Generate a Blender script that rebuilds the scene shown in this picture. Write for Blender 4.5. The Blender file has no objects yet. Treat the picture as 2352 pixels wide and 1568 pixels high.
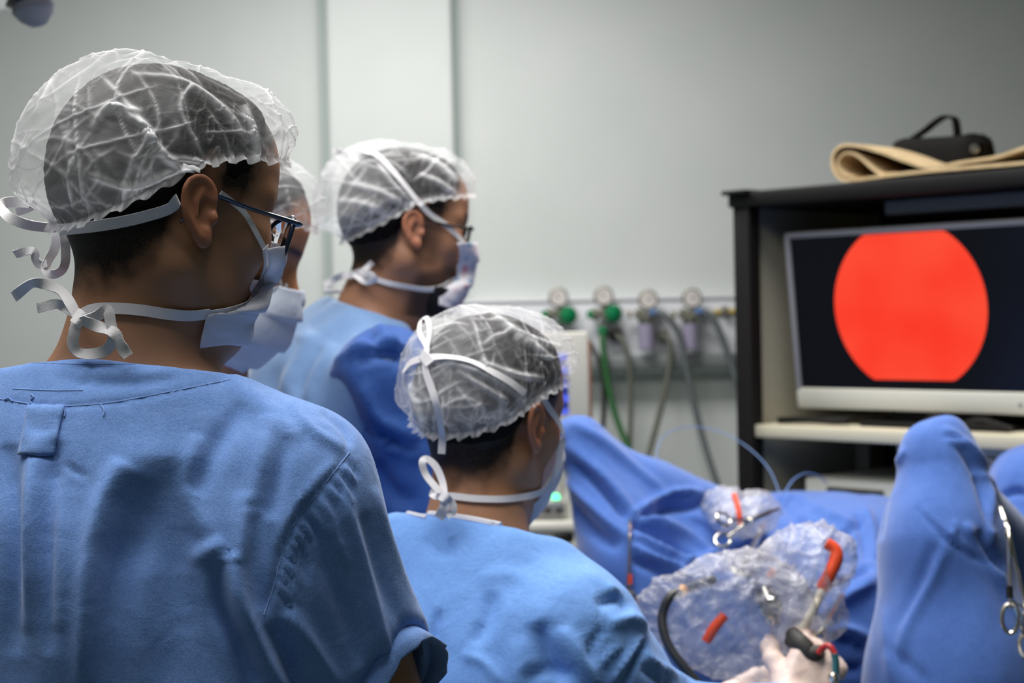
import bpy, bmesh, math, random
import numpy as np
from mathutils import Vector, Matrix
from mathutils.bvhtree import BVHTree

# ------------------------------------------------------------------ camera, world, lights, exposure
SC = bpy.context.scene
COL = SC.collection
W, H, FPX = 2352.0, 1568.0, 3700.0
CAM = np.array([0.0, 0.0, 1.52])
PITCH, ROLL = -1.0, -1.2
_cm = Matrix.Rotation(math.radians(90 + PITCH), 3, 'X') @ Matrix.Rotation(math.radians(ROLL), 3, 'Z')
RC = np.array(_cm)
cd = bpy.data.cameras.new('camera'); cam = bpy.data.objects.new('camera', cd); COL.objects.link(cam)
cam.matrix_world = Matrix.Translation(Vector(CAM)) @ _cm.to_4x4()
cd.sensor_width = 36.0; cd.lens = FPX / W * 36.0; cd.clip_start = 0.05; cd.clip_end = 60
cd.dof.use_dof = True; cd.dof.focus_distance = 1.42; cd.dof.aperture_fstop = 6.4
SC.camera = cam
SC.view_settings.view_transform = 'Standard'; SC.view_settings.look = 'None'
SC.view_settings.gamma = 1.0; SC.view_settings.exposure = 0.0; SC.view_settings.use_curve_mapping = False
SC.cycles.use_denoising = True
SC.cycles.transparent_max_bounces = 24
SC.cycles.max_bounces = 10

wd = bpy.data.worlds.new('world'); SC.world = wd; wd.use_nodes = True
wd.node_tree.nodes['Background'].inputs[0].default_value = (0.75, 0.8, 0.85, 1)
wd.node_tree.nodes['Background'].inputs[1].default_value = 0.05

def area(name, loc, target, sx, sy, power, col=(1, 1, 1), spread=180):
    l = bpy.data.lights.new(name, 'AREA'); l.shape = 'RECTANGLE'; l.size = sx; l.size_y = sy
    l.energy = power; l.color = col; l.spread = math.radians(spread)
    o = bpy.data.objects.new(name, l); COL.objects.link(o); o.location = loc
    o.rotation_euler = (Vector(target) - Vector(loc)).to_track_quat('-Z', 'Y').to_euler()
    return o
area('ceiling_panel_rear', (-0.35, 4.0, 2.93), (-0.35, 4.0, 0), 1.2, 0.6, 47, (1.0, 0.99, 0.97))
area('ceiling_panel_front', (-0.60, 1.36, 2.93), (-0.60, 1.36, 0), 1.6, 1.2, 50, (1.0, 0.98, 0.95))
area('ceiling_panel_side', (0.35, 2.60, 2.93), (0.35, 2.60, 0), 1.0, 1.0, 23, (1.0, 0.98, 0.95), 115)
area('fill_behind_camera', (-0.2, -0.7, 2.93), (-0.2, -0.7, 0), 1.2, 0.6, 4, (0.94, 0.97, 1.0))  # added unseen fill lamp, brightens what faces the camera

# ------------------------------------------------------------------ numeric helpers
def P(px, py, d):
    return CAM + RC @ np.array([(px - W / 2) / FPX * d, -(py - H / 2) / FPX * d, -d])
def proj(V):
    q = (np.asarray(V, float) - CAM) @ RC
    d = -q[:, 2]
    return W / 2 + FPX * q[:, 0] / d, H / 2 - FPX * q[:, 1] / d, d
def nrm(v):
    v = np.asarray(v, float); return v / (np.linalg.norm(v, axis=-1, keepdims=True) + 1e-12)
def RZ(a): a = math.radians(a); c, s = math.cos(a), math.sin(a); return np.array([[c, -s, 0], [s, c, 0], [0, 0, 1.]])
def RY(a): a = math.radians(a); c, s = math.cos(a), math.sin(a); return np.array([[c, 0, s], [0, 1., 0], [-s, 0, c]])
def RX(a): a = math.radians(a); c, s = math.cos(a), math.sin(a); return np.array([[1., 0, 0], [0, c, -s], [0, s, c]])
def sstep(a, b, x):
    t = np.clip((x - a) / (b - a), 0, 1); return t * t * (3 - 2 * t)

def _hash(ix, iy, iz, seed):
    n = (ix * 374761393 + iy * 668265263 + iz * 1274126177 + seed * 974634777) & 0xffffffff
    n = ((n ^ (n >> 13)) * 1274126177) & 0xffffffff
    n = n ^ (n >> 16)
    return (n & 0xffff) / 32767.5 - 1.0
def vn(p, freq, seed=0):
    q = np.asarray(p, float) * freq
    i = np.floor(q).astype(np.int64); f = q - i; f = f * f * (3 - 2 * f)
    r = 0
    for a in (0, 1):
        wa = f[..., 0] if a else 1 - f[..., 0]
        for b in (0, 1):
            wb = f[..., 1] if b else 1 - f[..., 1]
            for c in (0, 1):
                wc = f[..., 2] if c else 1 - f[..., 2]
                r = r + wa * wb * wc * _hash(i[..., 0] + a, i[..., 1] + b, i[..., 2] + c, seed)
    return r
def fbm(p, freq, seed=0, o=3):
    r = 0; a = 1.0
    for k in range(o):
        r = r + a * vn(p, freq * 2 ** k, seed + 17 * k); a *= 0.5
    return r
def ridge(p, freq, seed=0):
    return 1 - np.abs(np.clip(vn(p, freq, seed) * 1.6, -1, 1))

# signed distance pieces
def ell(p, c, r):
    q = (p - np.asarray(c, np.float32)); r = np.asarray(r, np.float32)
    k0 = np.sqrt(((q / r) ** 2).sum(1)); k1 = np.sqrt(((q / (r * r)) ** 2).sum(1)) + 1e-9
    return k0 * (k0 - 1) / k1
def sph(p, c, r):
    return np.sqrt(((p - np.asarray(c, np.float32)) ** 2).sum(1)) - r
def cone(p, a, b, ra, rb):
    a = np.asarray(a, np.float32); ab = np.asarray(b, np.float32) - a
    q = p - a
    t = np.clip((q @ ab) / max(float(ab @ ab), 1e-9), 0, 1)
    return np.sqrt(((q - t[:, None] * ab) ** 2).sum(1)) - (ra + (rb - ra) * t)
def smin(a, b, k):
    h = np.maximum(k - np.abs(a - b), 0) / k
    return np.minimum(a, b) - h * h * k * 0.25
def smax(a, b, k): return -smin(-a, -b, k)
def chain(p, pts, rs, k=None):
    d = None
    for i in range(len(pts) - 1):
        e = cone(p, pts[i], pts[i + 1], rs[i], rs[i + 1])
        d = e if d is None else (np.minimum(d, e) if k is None else smin(d, e, k))
    return d

_E = [((0,0,0),(1,0,0)),((0,1,0),(1,1,0)),((0,0,1),(1,0,1)),((0,1,1),(1,1,1)),
      ((0,0,0),(0,1,0)),((1,0,0),(1,1,0)),((0,0,1),(0,1,1)),((1,0,1),(1,1,1)),
      ((0,0,0),(0,0,1)),((1,0,0),(1,0,1)),((0,1,0),(0,1,1)),((1,1,0),(1,1,1))]
def surf_net(F, ax):
    S = F < 0
    nx, ny, nz = F.shape
    cnt = np.zeros((nx - 1, ny - 1, nz - 1), np.int8)
    for a in (0, 1):
        for b in (0, 1):
            for c in (0, 1):
                cnt += S[a:nx - 1 + a, b:ny - 1 + b, c:nz - 1 + c]
    act = (cnt > 0) & (cnt < 8)
    ijk = np.argwhere(act)
    vid = np.full(act.shape, -1, np.int64); vid[act] = np.arange(len(ijk))
    acc = np.zeros((len(ijk), 3)); n = np.zeros(len(ijk))
    for e0, e1 in _E:
        f0 = F[ijk[:, 0] + e0[0], ijk[:, 1] + e0[1], ijk[:, 2] + e0[2]]
        f1 = F[ijk[:, 0] + e1[0], ijk[:, 1] + e1[1], ijk[:, 2] + e1[2]]
        m = (f0 < 0) != (f1 < 0)
        t = np.where(m, f0 / np.where(m, f0 - f1, 1), 0)
        pt = np.array(e0)[None, :] + t[:, None] * (np.array(e1) - np.array(e0))[None, :]
        acc += np.where(m[:, None], pt, 0); n += m
    loc = acc / np.maximum(n, 1)[:, None]
    V = np.empty((len(ijk), 3))
    for k in range(3):
        c = ax[k]; i = ijk[:, k]
        V[:, k] = c[i] + loc[:, k] * (c[i + 1] - c[i])
    Q = []
    for k in range(3):
        s0 = [slice(None)] * 3; s1 = [slice(None)] * 3
        s0[k] = slice(0, -1); s1[k] = slice(1, None)
        A = S[tuple(s0)]; B = S[tuple(s1)]
        e = np.argwhere(A != B)
        u, v = (k + 1) % 3, (k + 2) % 3
        lim = np.array(F.shape) - 1
        e = e[(e[:, u] > 0) & (e[:, v] > 0) & (e[:, u] < lim[u]) & (e[:, v] < lim[v])]
        ins = A[e[:, 0], e[:, 1], e[:, 2]]
        def g(du, dv):
            q = e.copy(); q[:, u] += du; q[:, v] += dv
            return vid[q[:, 0], q[:, 1], q[:, 2]]
        q = np.stack([g(-1, -1), g(0, -1), g(0, 0), g(-1, 0)], 1)
        q[~ins] = q[~ins][:, ::-1]
        Q.append(q)
    Q = np.concatenate(Q); Q = Q[(Q >= 0).all(1)]
    return V, Q
def axis(lo, hi, h, fine=None, hf=None):
    c = [lo]
    while c[-1] < hi:
        x = c[-1]
        s = h
        if fine is not None:
            a, b = fine
            gap = max(a - x, x - b, 0)
            s = min(h, hf + gap * 0.25)
        c.append(x + s)
    while len(c) % 4: c.append(c[-1] + h)
    return np.array(c)
def poly(f, lo, hi, h, fine=None, hf=None, lip=1.7):
    ax = [axis(lo[k], hi[k], h, None if fine is None else (fine[0][k], fine[1][k]), hf) for k in range(3)]
    n = [len(a) for a in ax]; nb = [m // 4 for m in n]
    bc = [(a.reshape(-1, 4)[:, 0] + a.reshape(-1, 4)[:, 3]) / 2 for a in ax]
    bh = [(a.reshape(-1, 4)[:, 3] - a.reshape(-1, 4)[:, 0]) / 2 for a in ax]
    g = np.stack(np.meshgrid(*bc, indexing='ij'), -1).reshape(-1, 3).astype(np.float32)
    hd = np.sqrt(sum(np.meshgrid(*[b ** 2 for b in bh], indexing='ij'))).reshape(-1)
    fc = f(g)
    F = np.repeat(np.repeat(np.repeat(fc.reshape(nb), 4, 0), 4, 1), 4, 2).astype(np.float32)
    a = np.argwhere((np.abs(fc) < lip * hd * 1.6 + 0.003).reshape(nb))
    o = np.stack(np.meshgrid(range(4), range(4), range(4), indexing='ij'), -1).reshape(-1, 3)
    for s in range(0, len(a), 6000):
        id_ = (a[s:s + 6000, None, :] * 4 + o[None]).reshape(-1, 3)
        p = np.stack([ax[k][id_[:, k]] for k in range(3)], 1).astype(np.float32)
        F[id_[:, 0], id_[:, 1], id_[:, 2]] = f(p)
    return surf_net(F, ax)

def vnormals(V, Q):
    Q = np.asarray(Q)
    fn = np.cross(V[Q[:, 2]] - V[Q[:, 0]], V[Q[:, 3]] - V[Q[:, 1]])
    N = np.zeros_like(V)
    for k in range(4): np.add.at(N, Q[:, k], fn)
    return nrm(N)
def relax(V, Q, it=1, lam=0.5):
    Q = np.asarray(Q)
    for _ in range(it):
        A = np.zeros_like(V); c = np.zeros(len(V))
        for k in range(4):
            i, j = Q[:, k], Q[:, (k + 1) % 4]
            np.add.at(A, i, V[j]); np.add.at(c, i, 1)
            np.add.at(A, j, V[i]); np.add.at(c, j, 1)
        V = V + lam * (A / np.maximum(c, 1)[:, None] - V)
    return V
def bvh(V, Q): return BVHTree.FromPolygons([tuple(v) for v in V], [tuple(int(i) for i in q) for q in Q])
def hit(b, px, py):
    d = nrm(P(px, py, 1.0) - CAM)
    r = b.ray_cast(Vector(CAM), Vector(d))
    return (None, None) if r[0] is None else (np.array(r[0]), np.array(r[1]))
def crom(pts, n):
    pts = np.asarray(pts, float); m = len(pts)
    if m == 2: return pts[0] + (pts[1] - pts[0]) * np.linspace(0, 1, n)[:, None]
    q = np.vstack([2 * pts[0] - pts[1], pts, 2 * pts[-1] - pts[-2]])
    t = np.linspace(0, m - 1 - 1e-9, n); i = t.astype(int); f = (t - i)[:, None]
    p0, p1, p2, p3 = q[i], q[i + 1], q[i + 2], q[i + 3]
    return 0.5 * (2 * p1 + (p2 - p0) * f + (2 * p0 - 5 * p1 + 4 * p2 - p3) * f * f + (3 * p1 - p0 - 3 * p2 + p3) * f ** 3)
def pxfolds(V, Q, folds, it=0):
    """press folds of cloth into a surface; each fold = (pixel polyline, half width px, depth in m)"""
    N = vnormals(V, Q); x, y, _ = proj(V)
    face = sstep(-0.05, 0.35, (N * nrm(CAM - V)).sum(1))
    D = np.zeros(len(V)); p = np.stack([x, y], 1)
    for pts, w, amp in folds:
        c = crom(pts, 8 * len(pts)); lo = c.min(0) - 3 * abs(w); hi = c.max(0) + 3 * abs(w)
        m = np.where((p > lo).all(1) & (p < hi).all(1) & (face > 0))[0]
        if not len(m): continue
        best = np.full(len(m), 1e9); tt = np.zeros(len(m)); n = len(c) - 1
        for i in range(n):
            a, ab = c[i], c[i + 1] - c[i]
            q = p[m] - a; t = np.clip((q @ ab) / (ab @ ab + 1e-9), 0, 1)
            d = np.hypot(*(q - t[:, None] * ab).T); u = d < best
            best[u] = d[u]; tt[u] = (i + t[u]) / n
        e = np.sin(np.clip(tt, 0.0, 1) * math.pi) ** (0.45 if w < 30 else 1.0)
        D[m] += amp * np.exp(-(best / w) ** 2) * e
    return V + N * (D * face)[:, None]

# ------------------------------------------------------------------ materials
def lin(r, g, b):
    f = lambda c: (c / 255 / 12.92) if c <= 10 else ((c / 255 + 0.055) / 1.055) ** 2.4
    return (f(r), f(g), f(b), 1)
def mat(name, col, rough=0.6, metal=0.0, bump=None, var=None, sheen=0.0, spec=0.5, emis=None, trans=0.0, ior=1.45, coat=0.0):
    m = bpy.data.materials.new(name); m.use_nodes = True
    nt = m.node_tree; b = nt.nodes['Principled BSDF']
    b.inputs['Base Color'].default_value = col; b.inputs['Roughness'].default_value = rough
    b.inputs['Metallic'].default_value = metal; b.inputs['Specular IOR Level'].default_value = spec
    b.inputs['Sheen Weight'].default_value = sheen; b.inputs['Transmission Weight'].default_value = trans
    b.inputs['IOR'].default_value = ior; b.inputs['Coat Weight'].default_value = coat
    if emis: b.inputs['Emission Color'].default_value = emis[0]; b.inputs['Emission Strength'].default_value = emis[1]
    tc = nt.nodes.new('ShaderNodeTexCoord')
    if var:   # (second colour, scale, low, high)
        n = nt.nodes.new('ShaderNodeTexNoise'); n.inputs['Scale'].default_value = var[1]; n.inputs['Detail'].default_value = 5
        r = nt.nodes.new('ShaderNodeMapRange'); r.inputs[1].default_value = var[2]; r.inputs[2].default_value = var[3]
        x = nt.nodes.new('ShaderNodeMix'); x.data_type = 'RGBA'
        x.inputs[6].default_value = col; x.inputs[7].default_value = var[0]
        nt.links.new(tc.outputs['Object'], n.inputs['Vector']); nt.links.new(n.outputs['Fac'], r.inputs[0])
        nt.links.new(r.outputs[0], x.inputs[0]); nt.links.new(x.outputs[2], b.inputs['Base Color'])
    if bump:  # (scale, strength, distance)
        n = nt.nodes.new('ShaderNodeTexNoise'); n.inputs['Scale'].default_value = bump[0]; n.inputs['Detail'].default_value = 4
        k = nt.nodes.new('ShaderNodeBump'); k.inputs['Strength'].default_value = bump[1]; k.inputs['Distance'].default_value = bump[2]
        nt.links.new(tc.outputs['Object'], n.inputs['Vector']); nt.links.new(n.outputs['Fac'], k.inputs['Height'])
        nt.links.new(k.outputs['Normal'], b.inputs['Normal'])
    return m
def skin_mat(name, col, hairc):
    m = mat(name, col, rough=0.5, bump=(420, 0.25, 0.001), spec=0.35)
    nt = m.node_tree; b = nt.nodes['Principled BSDF']
    b.inputs['Subsurface Weight'].default_value = 0.08; b.inputs['Subsurface Radius'].default_value = (0.012, 0.005, 0.003)
    b.inputs['Subsurface Scale'].default_value = 0.6
    at = nt.nodes.new('ShaderNodeVertexColor'); at.layer_name = 'tint'
    sp = nt.nodes.new('ShaderNodeSeparateColor'); nt.links.new(at.outputs['Color'], sp.inputs[0])
    tc = nt.nodes.new('ShaderNodeTexCoord')
    n = nt.nodes.new('ShaderNodeTexNoise'); n.inputs['Scale'].default_value = 22; n.inputs['Detail'].default_value = 6
    nt.links.new(tc.outputs['Object'], n.inputs['Vector'])
    x0 = nt.nodes.new('ShaderNodeMix'); x0.data_type = 'RGBA'
    x0.inputs[6].default_value = tuple(c * 0.86 for c in col[:3]) + (1,); x0.inputs[7].default_value = tuple(min(1, c * 1.12) for c in col[:3]) + (1,)
    nt.links.new(n.outputs['Fac'], x0.inputs[0])
    x1 = nt.nodes.new('ShaderNodeMix'); x1.data_type = 'RGBA'; x1.inputs[7].default_value = (col[0] * 1.05, col[1] * 0.62, col[2] * 0.6, 1)
    nt.links.new(sp.outputs[1], x1.inputs[0]); nt.links.new(x0.outputs[2], x1.inputs[6])
    n2 = nt.nodes.new('ShaderNodeTexNoise'); n2.inputs['Scale'].default_value = 900; n2.inputs['Detail'].default_value = 2
    nt.links.new(tc.outputs['Object'], n2.inputs['Vector'])
    ad = nt.nodes.new('ShaderNodeMath'); ad.operation = 'MULTIPLY_ADD'; ad.inputs[1].default_value = 0.7; ad.inputs[2].default_value = -0.35
    nt.links.new(n2.outputs['Fac'], ad.inputs[0])
    a2 = nt.nodes.new('ShaderNodeMath'); a2.operation = 'MULTIPLY'; nt.links.new(ad.outputs[0], a2.inputs[0]); nt.links.new(sp.outputs[0], a2.inputs[1])
    a3 = nt.nodes.new('ShaderNodeMath'); a3.operation = 'ADD'; a3.use_clamp = True
    nt.links.new(a2.outputs[0], a3.inputs[0]); nt.links.new(sp.outputs[0], a3.inputs[1])
    x2 = nt.nodes.new('ShaderNodeMix'); x2.data_type = 'RGBA'; x2.inputs[7].default_value = hairc
    nt.links.new(a3.outputs[0], x2.inputs[0]); nt.links.new(x1.outputs[2], x2.inputs[6])
    nt.links.new(x2.outputs[2], b.inputs['Base Color'])
    return m
def cloth_mat(name, c1, c2, weave=1400, rough=0.85, sheen=0.25, wrinkle=0.0, fine=0.35, tstr=0.5):
    """woven cotton: two thread tones, thread bump, soft broad wrinkles"""
    m = mat(name, c1, rough=rough, sheen=sheen, spec=0.2); nt = m.node_tree; b = nt.nodes['Principled BSDF']
    tc = nt.nodes.new('ShaderNodeTexCoord')
    mp = nt.nodes.new('ShaderNodeMapping'); mp.inputs['Scale'].default_value = (1, 1, 0.35)
    nt.links.new(tc.outputs['Object'], mp.inputs[0])
    n1 = nt.nodes.new('ShaderNodeTexNoise'); n1.inputs['Scale'].default_value = weave; n1.inputs['Detail'].default_value = 2
    mp2 = nt.nodes.new('ShaderNodeMapping'); mp2.inputs['Scale'].default_value = (0.3, 0.3, 1)
    nt.links.new(tc.outputs['Object'], mp2.inputs[0])
    n2 = nt.nodes.new('ShaderNodeTexNoise'); n2.inputs['Scale'].default_value = weave; n2.inputs['Detail'].default_value = 2
    nt.links.new(mp.outputs[0], n1.inputs['Vector']); nt.links.new(mp2.outputs[0], n2.inputs['Vector'])
    a = nt.nodes.new('ShaderNodeMath'); a.operation = 'ADD'; nt.links.new(n1.outputs['Fac'], a.inputs[0]); nt.links.new(n2.outputs['Fac'], a.inputs[1])
    n3 = nt.nodes.new('ShaderNodeTexNoise'); n3.inputs['Scale'].default_value = 60; n3.inputs['Detail'].default_value = 4
    nt.links.new(tc.outputs['Object'], n3.inputs['Vector'])
    a2 = nt.nodes.new('ShaderNodeMath'); a2.operation = 'MULTIPLY_ADD'; a2.inputs[1].default_value = fine; nt.links.new(n3.outputs['Fac'], a2.inputs[0]); nt.links.new(a.outputs[0], a2.inputs[2])
    r = nt.nodes.new('ShaderNodeMapRange'); r.inputs[1].default_value = 0.75 + fine * 0.5 - tstr * 0.3; r.inputs[2].default_value = 1.25 + fine * 0.5 + tstr * 0.0
    nt.links.new(a2.outputs[0], r.inputs[0])
    x = nt.nodes.new('ShaderNodeMix'); x.data_type = 'RGBA'; x.inputs[6].default_value = c1; x.inputs[7].default_value = c2
    nt.links.new(r.outputs[0], x.inputs[0]); nt.links.new(x.outputs[2], b.inputs['Base Color'])
    k = nt.nodes.new('ShaderNodeBump'); k.inputs['Strength'].default_value = 0.35; k.inputs['Distance'].default_value = 0.0006
    nt.links.new(a.outputs[0], k.inputs['Height'])
    out = k
    if wrinkle:
        n4 = nt.nodes.new('ShaderNodeTexNoise'); n4.inputs['Scale'].default_value = 26; n4.inputs['Detail'].default_value = 5; n4.inputs['Distortion'].default_value = 1.2
        nt.links.new(tc.outputs['Object'], n4.inputs['Vector'])
        k2 = nt.nodes.new('ShaderNodeBump'); k2.inputs['Strength'].default_value = wrinkle; k2.inputs['Distance'].default_value = 0.006
        nt.links.new(n4.outputs['Fac'], k2.inputs['Height']); nt.links.new(k.outputs['Normal'], k2.inputs['Normal']); out = k2
    nt.links.new(out.outputs['Normal'], b.inputs['Normal'])
    return m
def sheer_mat(name, col, a_lo, a_hi, scale=45, tl=0.35, rough=0.75, fibre=900, crease=True):
    """thin non-woven: open fibres let what lies behind show through; creased cloth lies double and is denser"""
    m = bpy.data.materials.new(name); m.use_nodes = True; nt = m.node_tree; nt.nodes.clear()
    out = nt.nodes.new('ShaderNodeOutputMaterial')
    b = nt.nodes.new('ShaderNodeBsdfPrincipled'); b.inputs['Base Color'].default_value = col; b.inputs['Roughness'].default_value = rough
    b.inputs['Specular IOR Level'].default_value = 0.3
    t = nt.nodes.new('ShaderNodeBsdfTranslucent'); t.inputs[0].default_value = col
    mx = nt.nodes.new('ShaderNodeMixShader'); mx.inputs[0].default_value = tl
    nt.links.new(b.outputs[0], mx.inputs[1]); nt.links.new(t.outputs[0], mx.inputs[2])
    tr = nt.nodes.new('ShaderNodeBsdfTransparent')
    m2 = nt.nodes.new('ShaderNodeMixShader'); nt.links.new(tr.outputs[0], m2.inputs[1]); nt.links.new(mx.outputs[0], m2.inputs[2])
    nt.links.new(m2.outputs[0], out.inputs[0])
    tc = nt.nodes.new('ShaderNodeTexCoord')
    n = nt.nodes.new('ShaderNodeTexNoise'); n.inputs['Scale'].default_value = scale; n.inputs['Detail'].default_value = 6; n.inputs['Distortion'].default_value = 0.8
    nt.links.new(tc.outputs['Object'], n.inputs['Vector'])
    f = nt.nodes.new('ShaderNodeTexNoise'); f.inputs['Scale'].default_value = fibre; f.inputs['Detail'].default_value = 2
    nt.links.new(tc.outputs['Object'], f.inputs['Vector'])
    ad = nt.nodes.new('ShaderNodeMath'); ad.operation = 'MULTIPLY_ADD'; ad.inputs[1].default_value = 0.35; nt.links.new(f.outputs['Fac'], ad.inputs[0]); nt.links.new(n.outputs['Fac'], ad.inputs[2])
    r = nt.nodes.new('ShaderNodeMapRange'); r.inputs[1].default_value = 0.45; r.inputs[2].default_value = 0.95; r.inputs[3].default_value = a_lo; r.inputs[4].default_value = a_hi
    nt.links.new(ad.outputs[0], r.inputs[0])
    last = r
    if crease:
        at = nt.nodes.new('ShaderNodeVertexColor'); at.layer_name = 'tint'
        sp = nt.nodes.new('ShaderNodeSeparateColor'); nt.links.new(at.outputs['Color'], sp.inputs[0])
        s = nt.nodes.new('ShaderNodeMath'); s.operation = 'ADD'; s.use_clamp = True
        nt.links.new(r.outputs[0], s.inputs[0]); nt.links.new(sp.outputs[0], s.inputs[1]); last = s
    nt.links.new(last.outputs[0], m2.inputs[0])
    k = nt.nodes.new('ShaderNodeBump'); k.inputs['Strength'].default_value = 0.5; k.inputs['Distance'].default_value = 0.002
    nt.links.new(n.outputs['Fac'], k.inputs['Height']); nt.links.new(k.outputs[0], b.inputs['Normal'])
    return m
def film_mat(name, a_lo, a_hi):
    """clear polythene film: mostly see-through with glossy crumples"""
    m = bpy.data.materials.new(name); m.use_nodes = True; nt = m.node_tree; nt.nodes.clear()
    out = nt.nodes.new('ShaderNodeOutputMaterial')
    b = nt.nodes.new('ShaderNodeBsdfPrincipled'); b.inputs['Base Color'].default_value = (0.56, 0.55, 0.60, 1); b.inputs['Roughness'].default_value = 0.16
    b.inputs['Specular IOR Level'].default_value = 0.9
    tr = nt.nodes.new('ShaderNodeBsdfTransparent')
    m2 = nt.nodes.new('ShaderNodeMixShader'); nt.links.new(tr.outputs[0], m2.inputs[1]); nt.links.new(b.outputs[0], m2.inputs[2]); nt.links.new(m2.outputs[0], out.inputs[0])
    at = nt.nodes.new('ShaderNodeVertexColor'); at.layer_name = 'tint'
    sp = nt.nodes.new('ShaderNodeSeparateColor'); nt.links.new(at.outputs['Color'], sp.inputs[0])
    r = nt.nodes.new('ShaderNodeMapRange'); r.inputs[3].default_value = a_lo; r.inputs[4].default_value = a_hi
    nt.links.new(sp.outputs[0], r.inputs[0]); nt.links.new(r.outputs[0], m2.inputs[0])
    tc = nt.nodes.new('ShaderNodeTexCoord')
    n = nt.nodes.new('ShaderNodeTexNoise'); n.inputs['Scale'].default_value = 45; n.inputs['Detail'].default_value = 4; n.inputs['Distortion'].default_value = 1.5
    nt.links.new(tc.outputs['Object'], n.inputs['Vector'])
    k = nt.nodes.new('ShaderNodeBump'); k.inputs['Strength'].default_value = 0.8; k.inputs['Distance'].default_value = 0.008
    nt.links.new(n.outputs['Fac'], k.inputs['Height']); nt.links.new(k.outputs[0], b.inputs['Normal'])
    return m

# ------------------------------------------------------------------ object helpers
ROOTS = {}
def link(o, parent=None):
    COL.objects.link(o)
    if parent is not None: o.parent = parent
    return o
def tag(o, label=None, cat=None, group=None, kind=None):
    if label: o['label'] = label
    if cat: o['category'] = cat
    if group: o['group'] = group
    if kind: o['kind'] = kind
    return o
def thing(name, loc, label, cat, group=None, rotz=0.0):
    o = bpy.data.objects.new(name, None); link(o)
    o.empty_display_size = 0.05
    o.location = tuple(loc); o.rotation_euler = (0, 0, math.radians(rotz)); tag(o, label, cat, group)
    ROOTS[o] = np.array(loc, float)
    return o
def base_of(p):
    b = np.zeros(3)
    while p is not None:
        b = b + np.array(p.location); p = p.parent
    return b
def mk(name, V, Fc, m, parent=None, smooth=True, world=True, tint=None, label=None):
    """one mesh object; vertices in world space (or in the parent's own space when world=False)"""
    V = np.asarray(V, float)
    if world and parent is not None: V = V - base_of(parent)
    me = bpy.data.meshes.new(name)
    me.from_pydata(V.tolist(), [], [tuple(int(i) for i in f) for f in Fc] if not isinstance(Fc, np.ndarray) else Fc.tolist())
    if smooth: me.polygons.foreach_set('use_smooth', [True] * len(me.polygons))
    if tint is not None:
        a = me.color_attributes.new('tint', 'FLOAT_COLOR', 'POINT')
        t = np.zeros((len(V), 4), np.float32); t[:, 3] = 1; tint = np.asarray(tint)
        if tint.ndim == 1: t[:, 0] = tint
        else: t[:, :tint.shape[1]] = tint
        a.data.foreach_set('color', t.ravel())
    me.materials.append(m); me.update()
    o = bpy.data.objects.new(name, me); link(o, parent)
    if label: o['label'] = label
    return o
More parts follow.
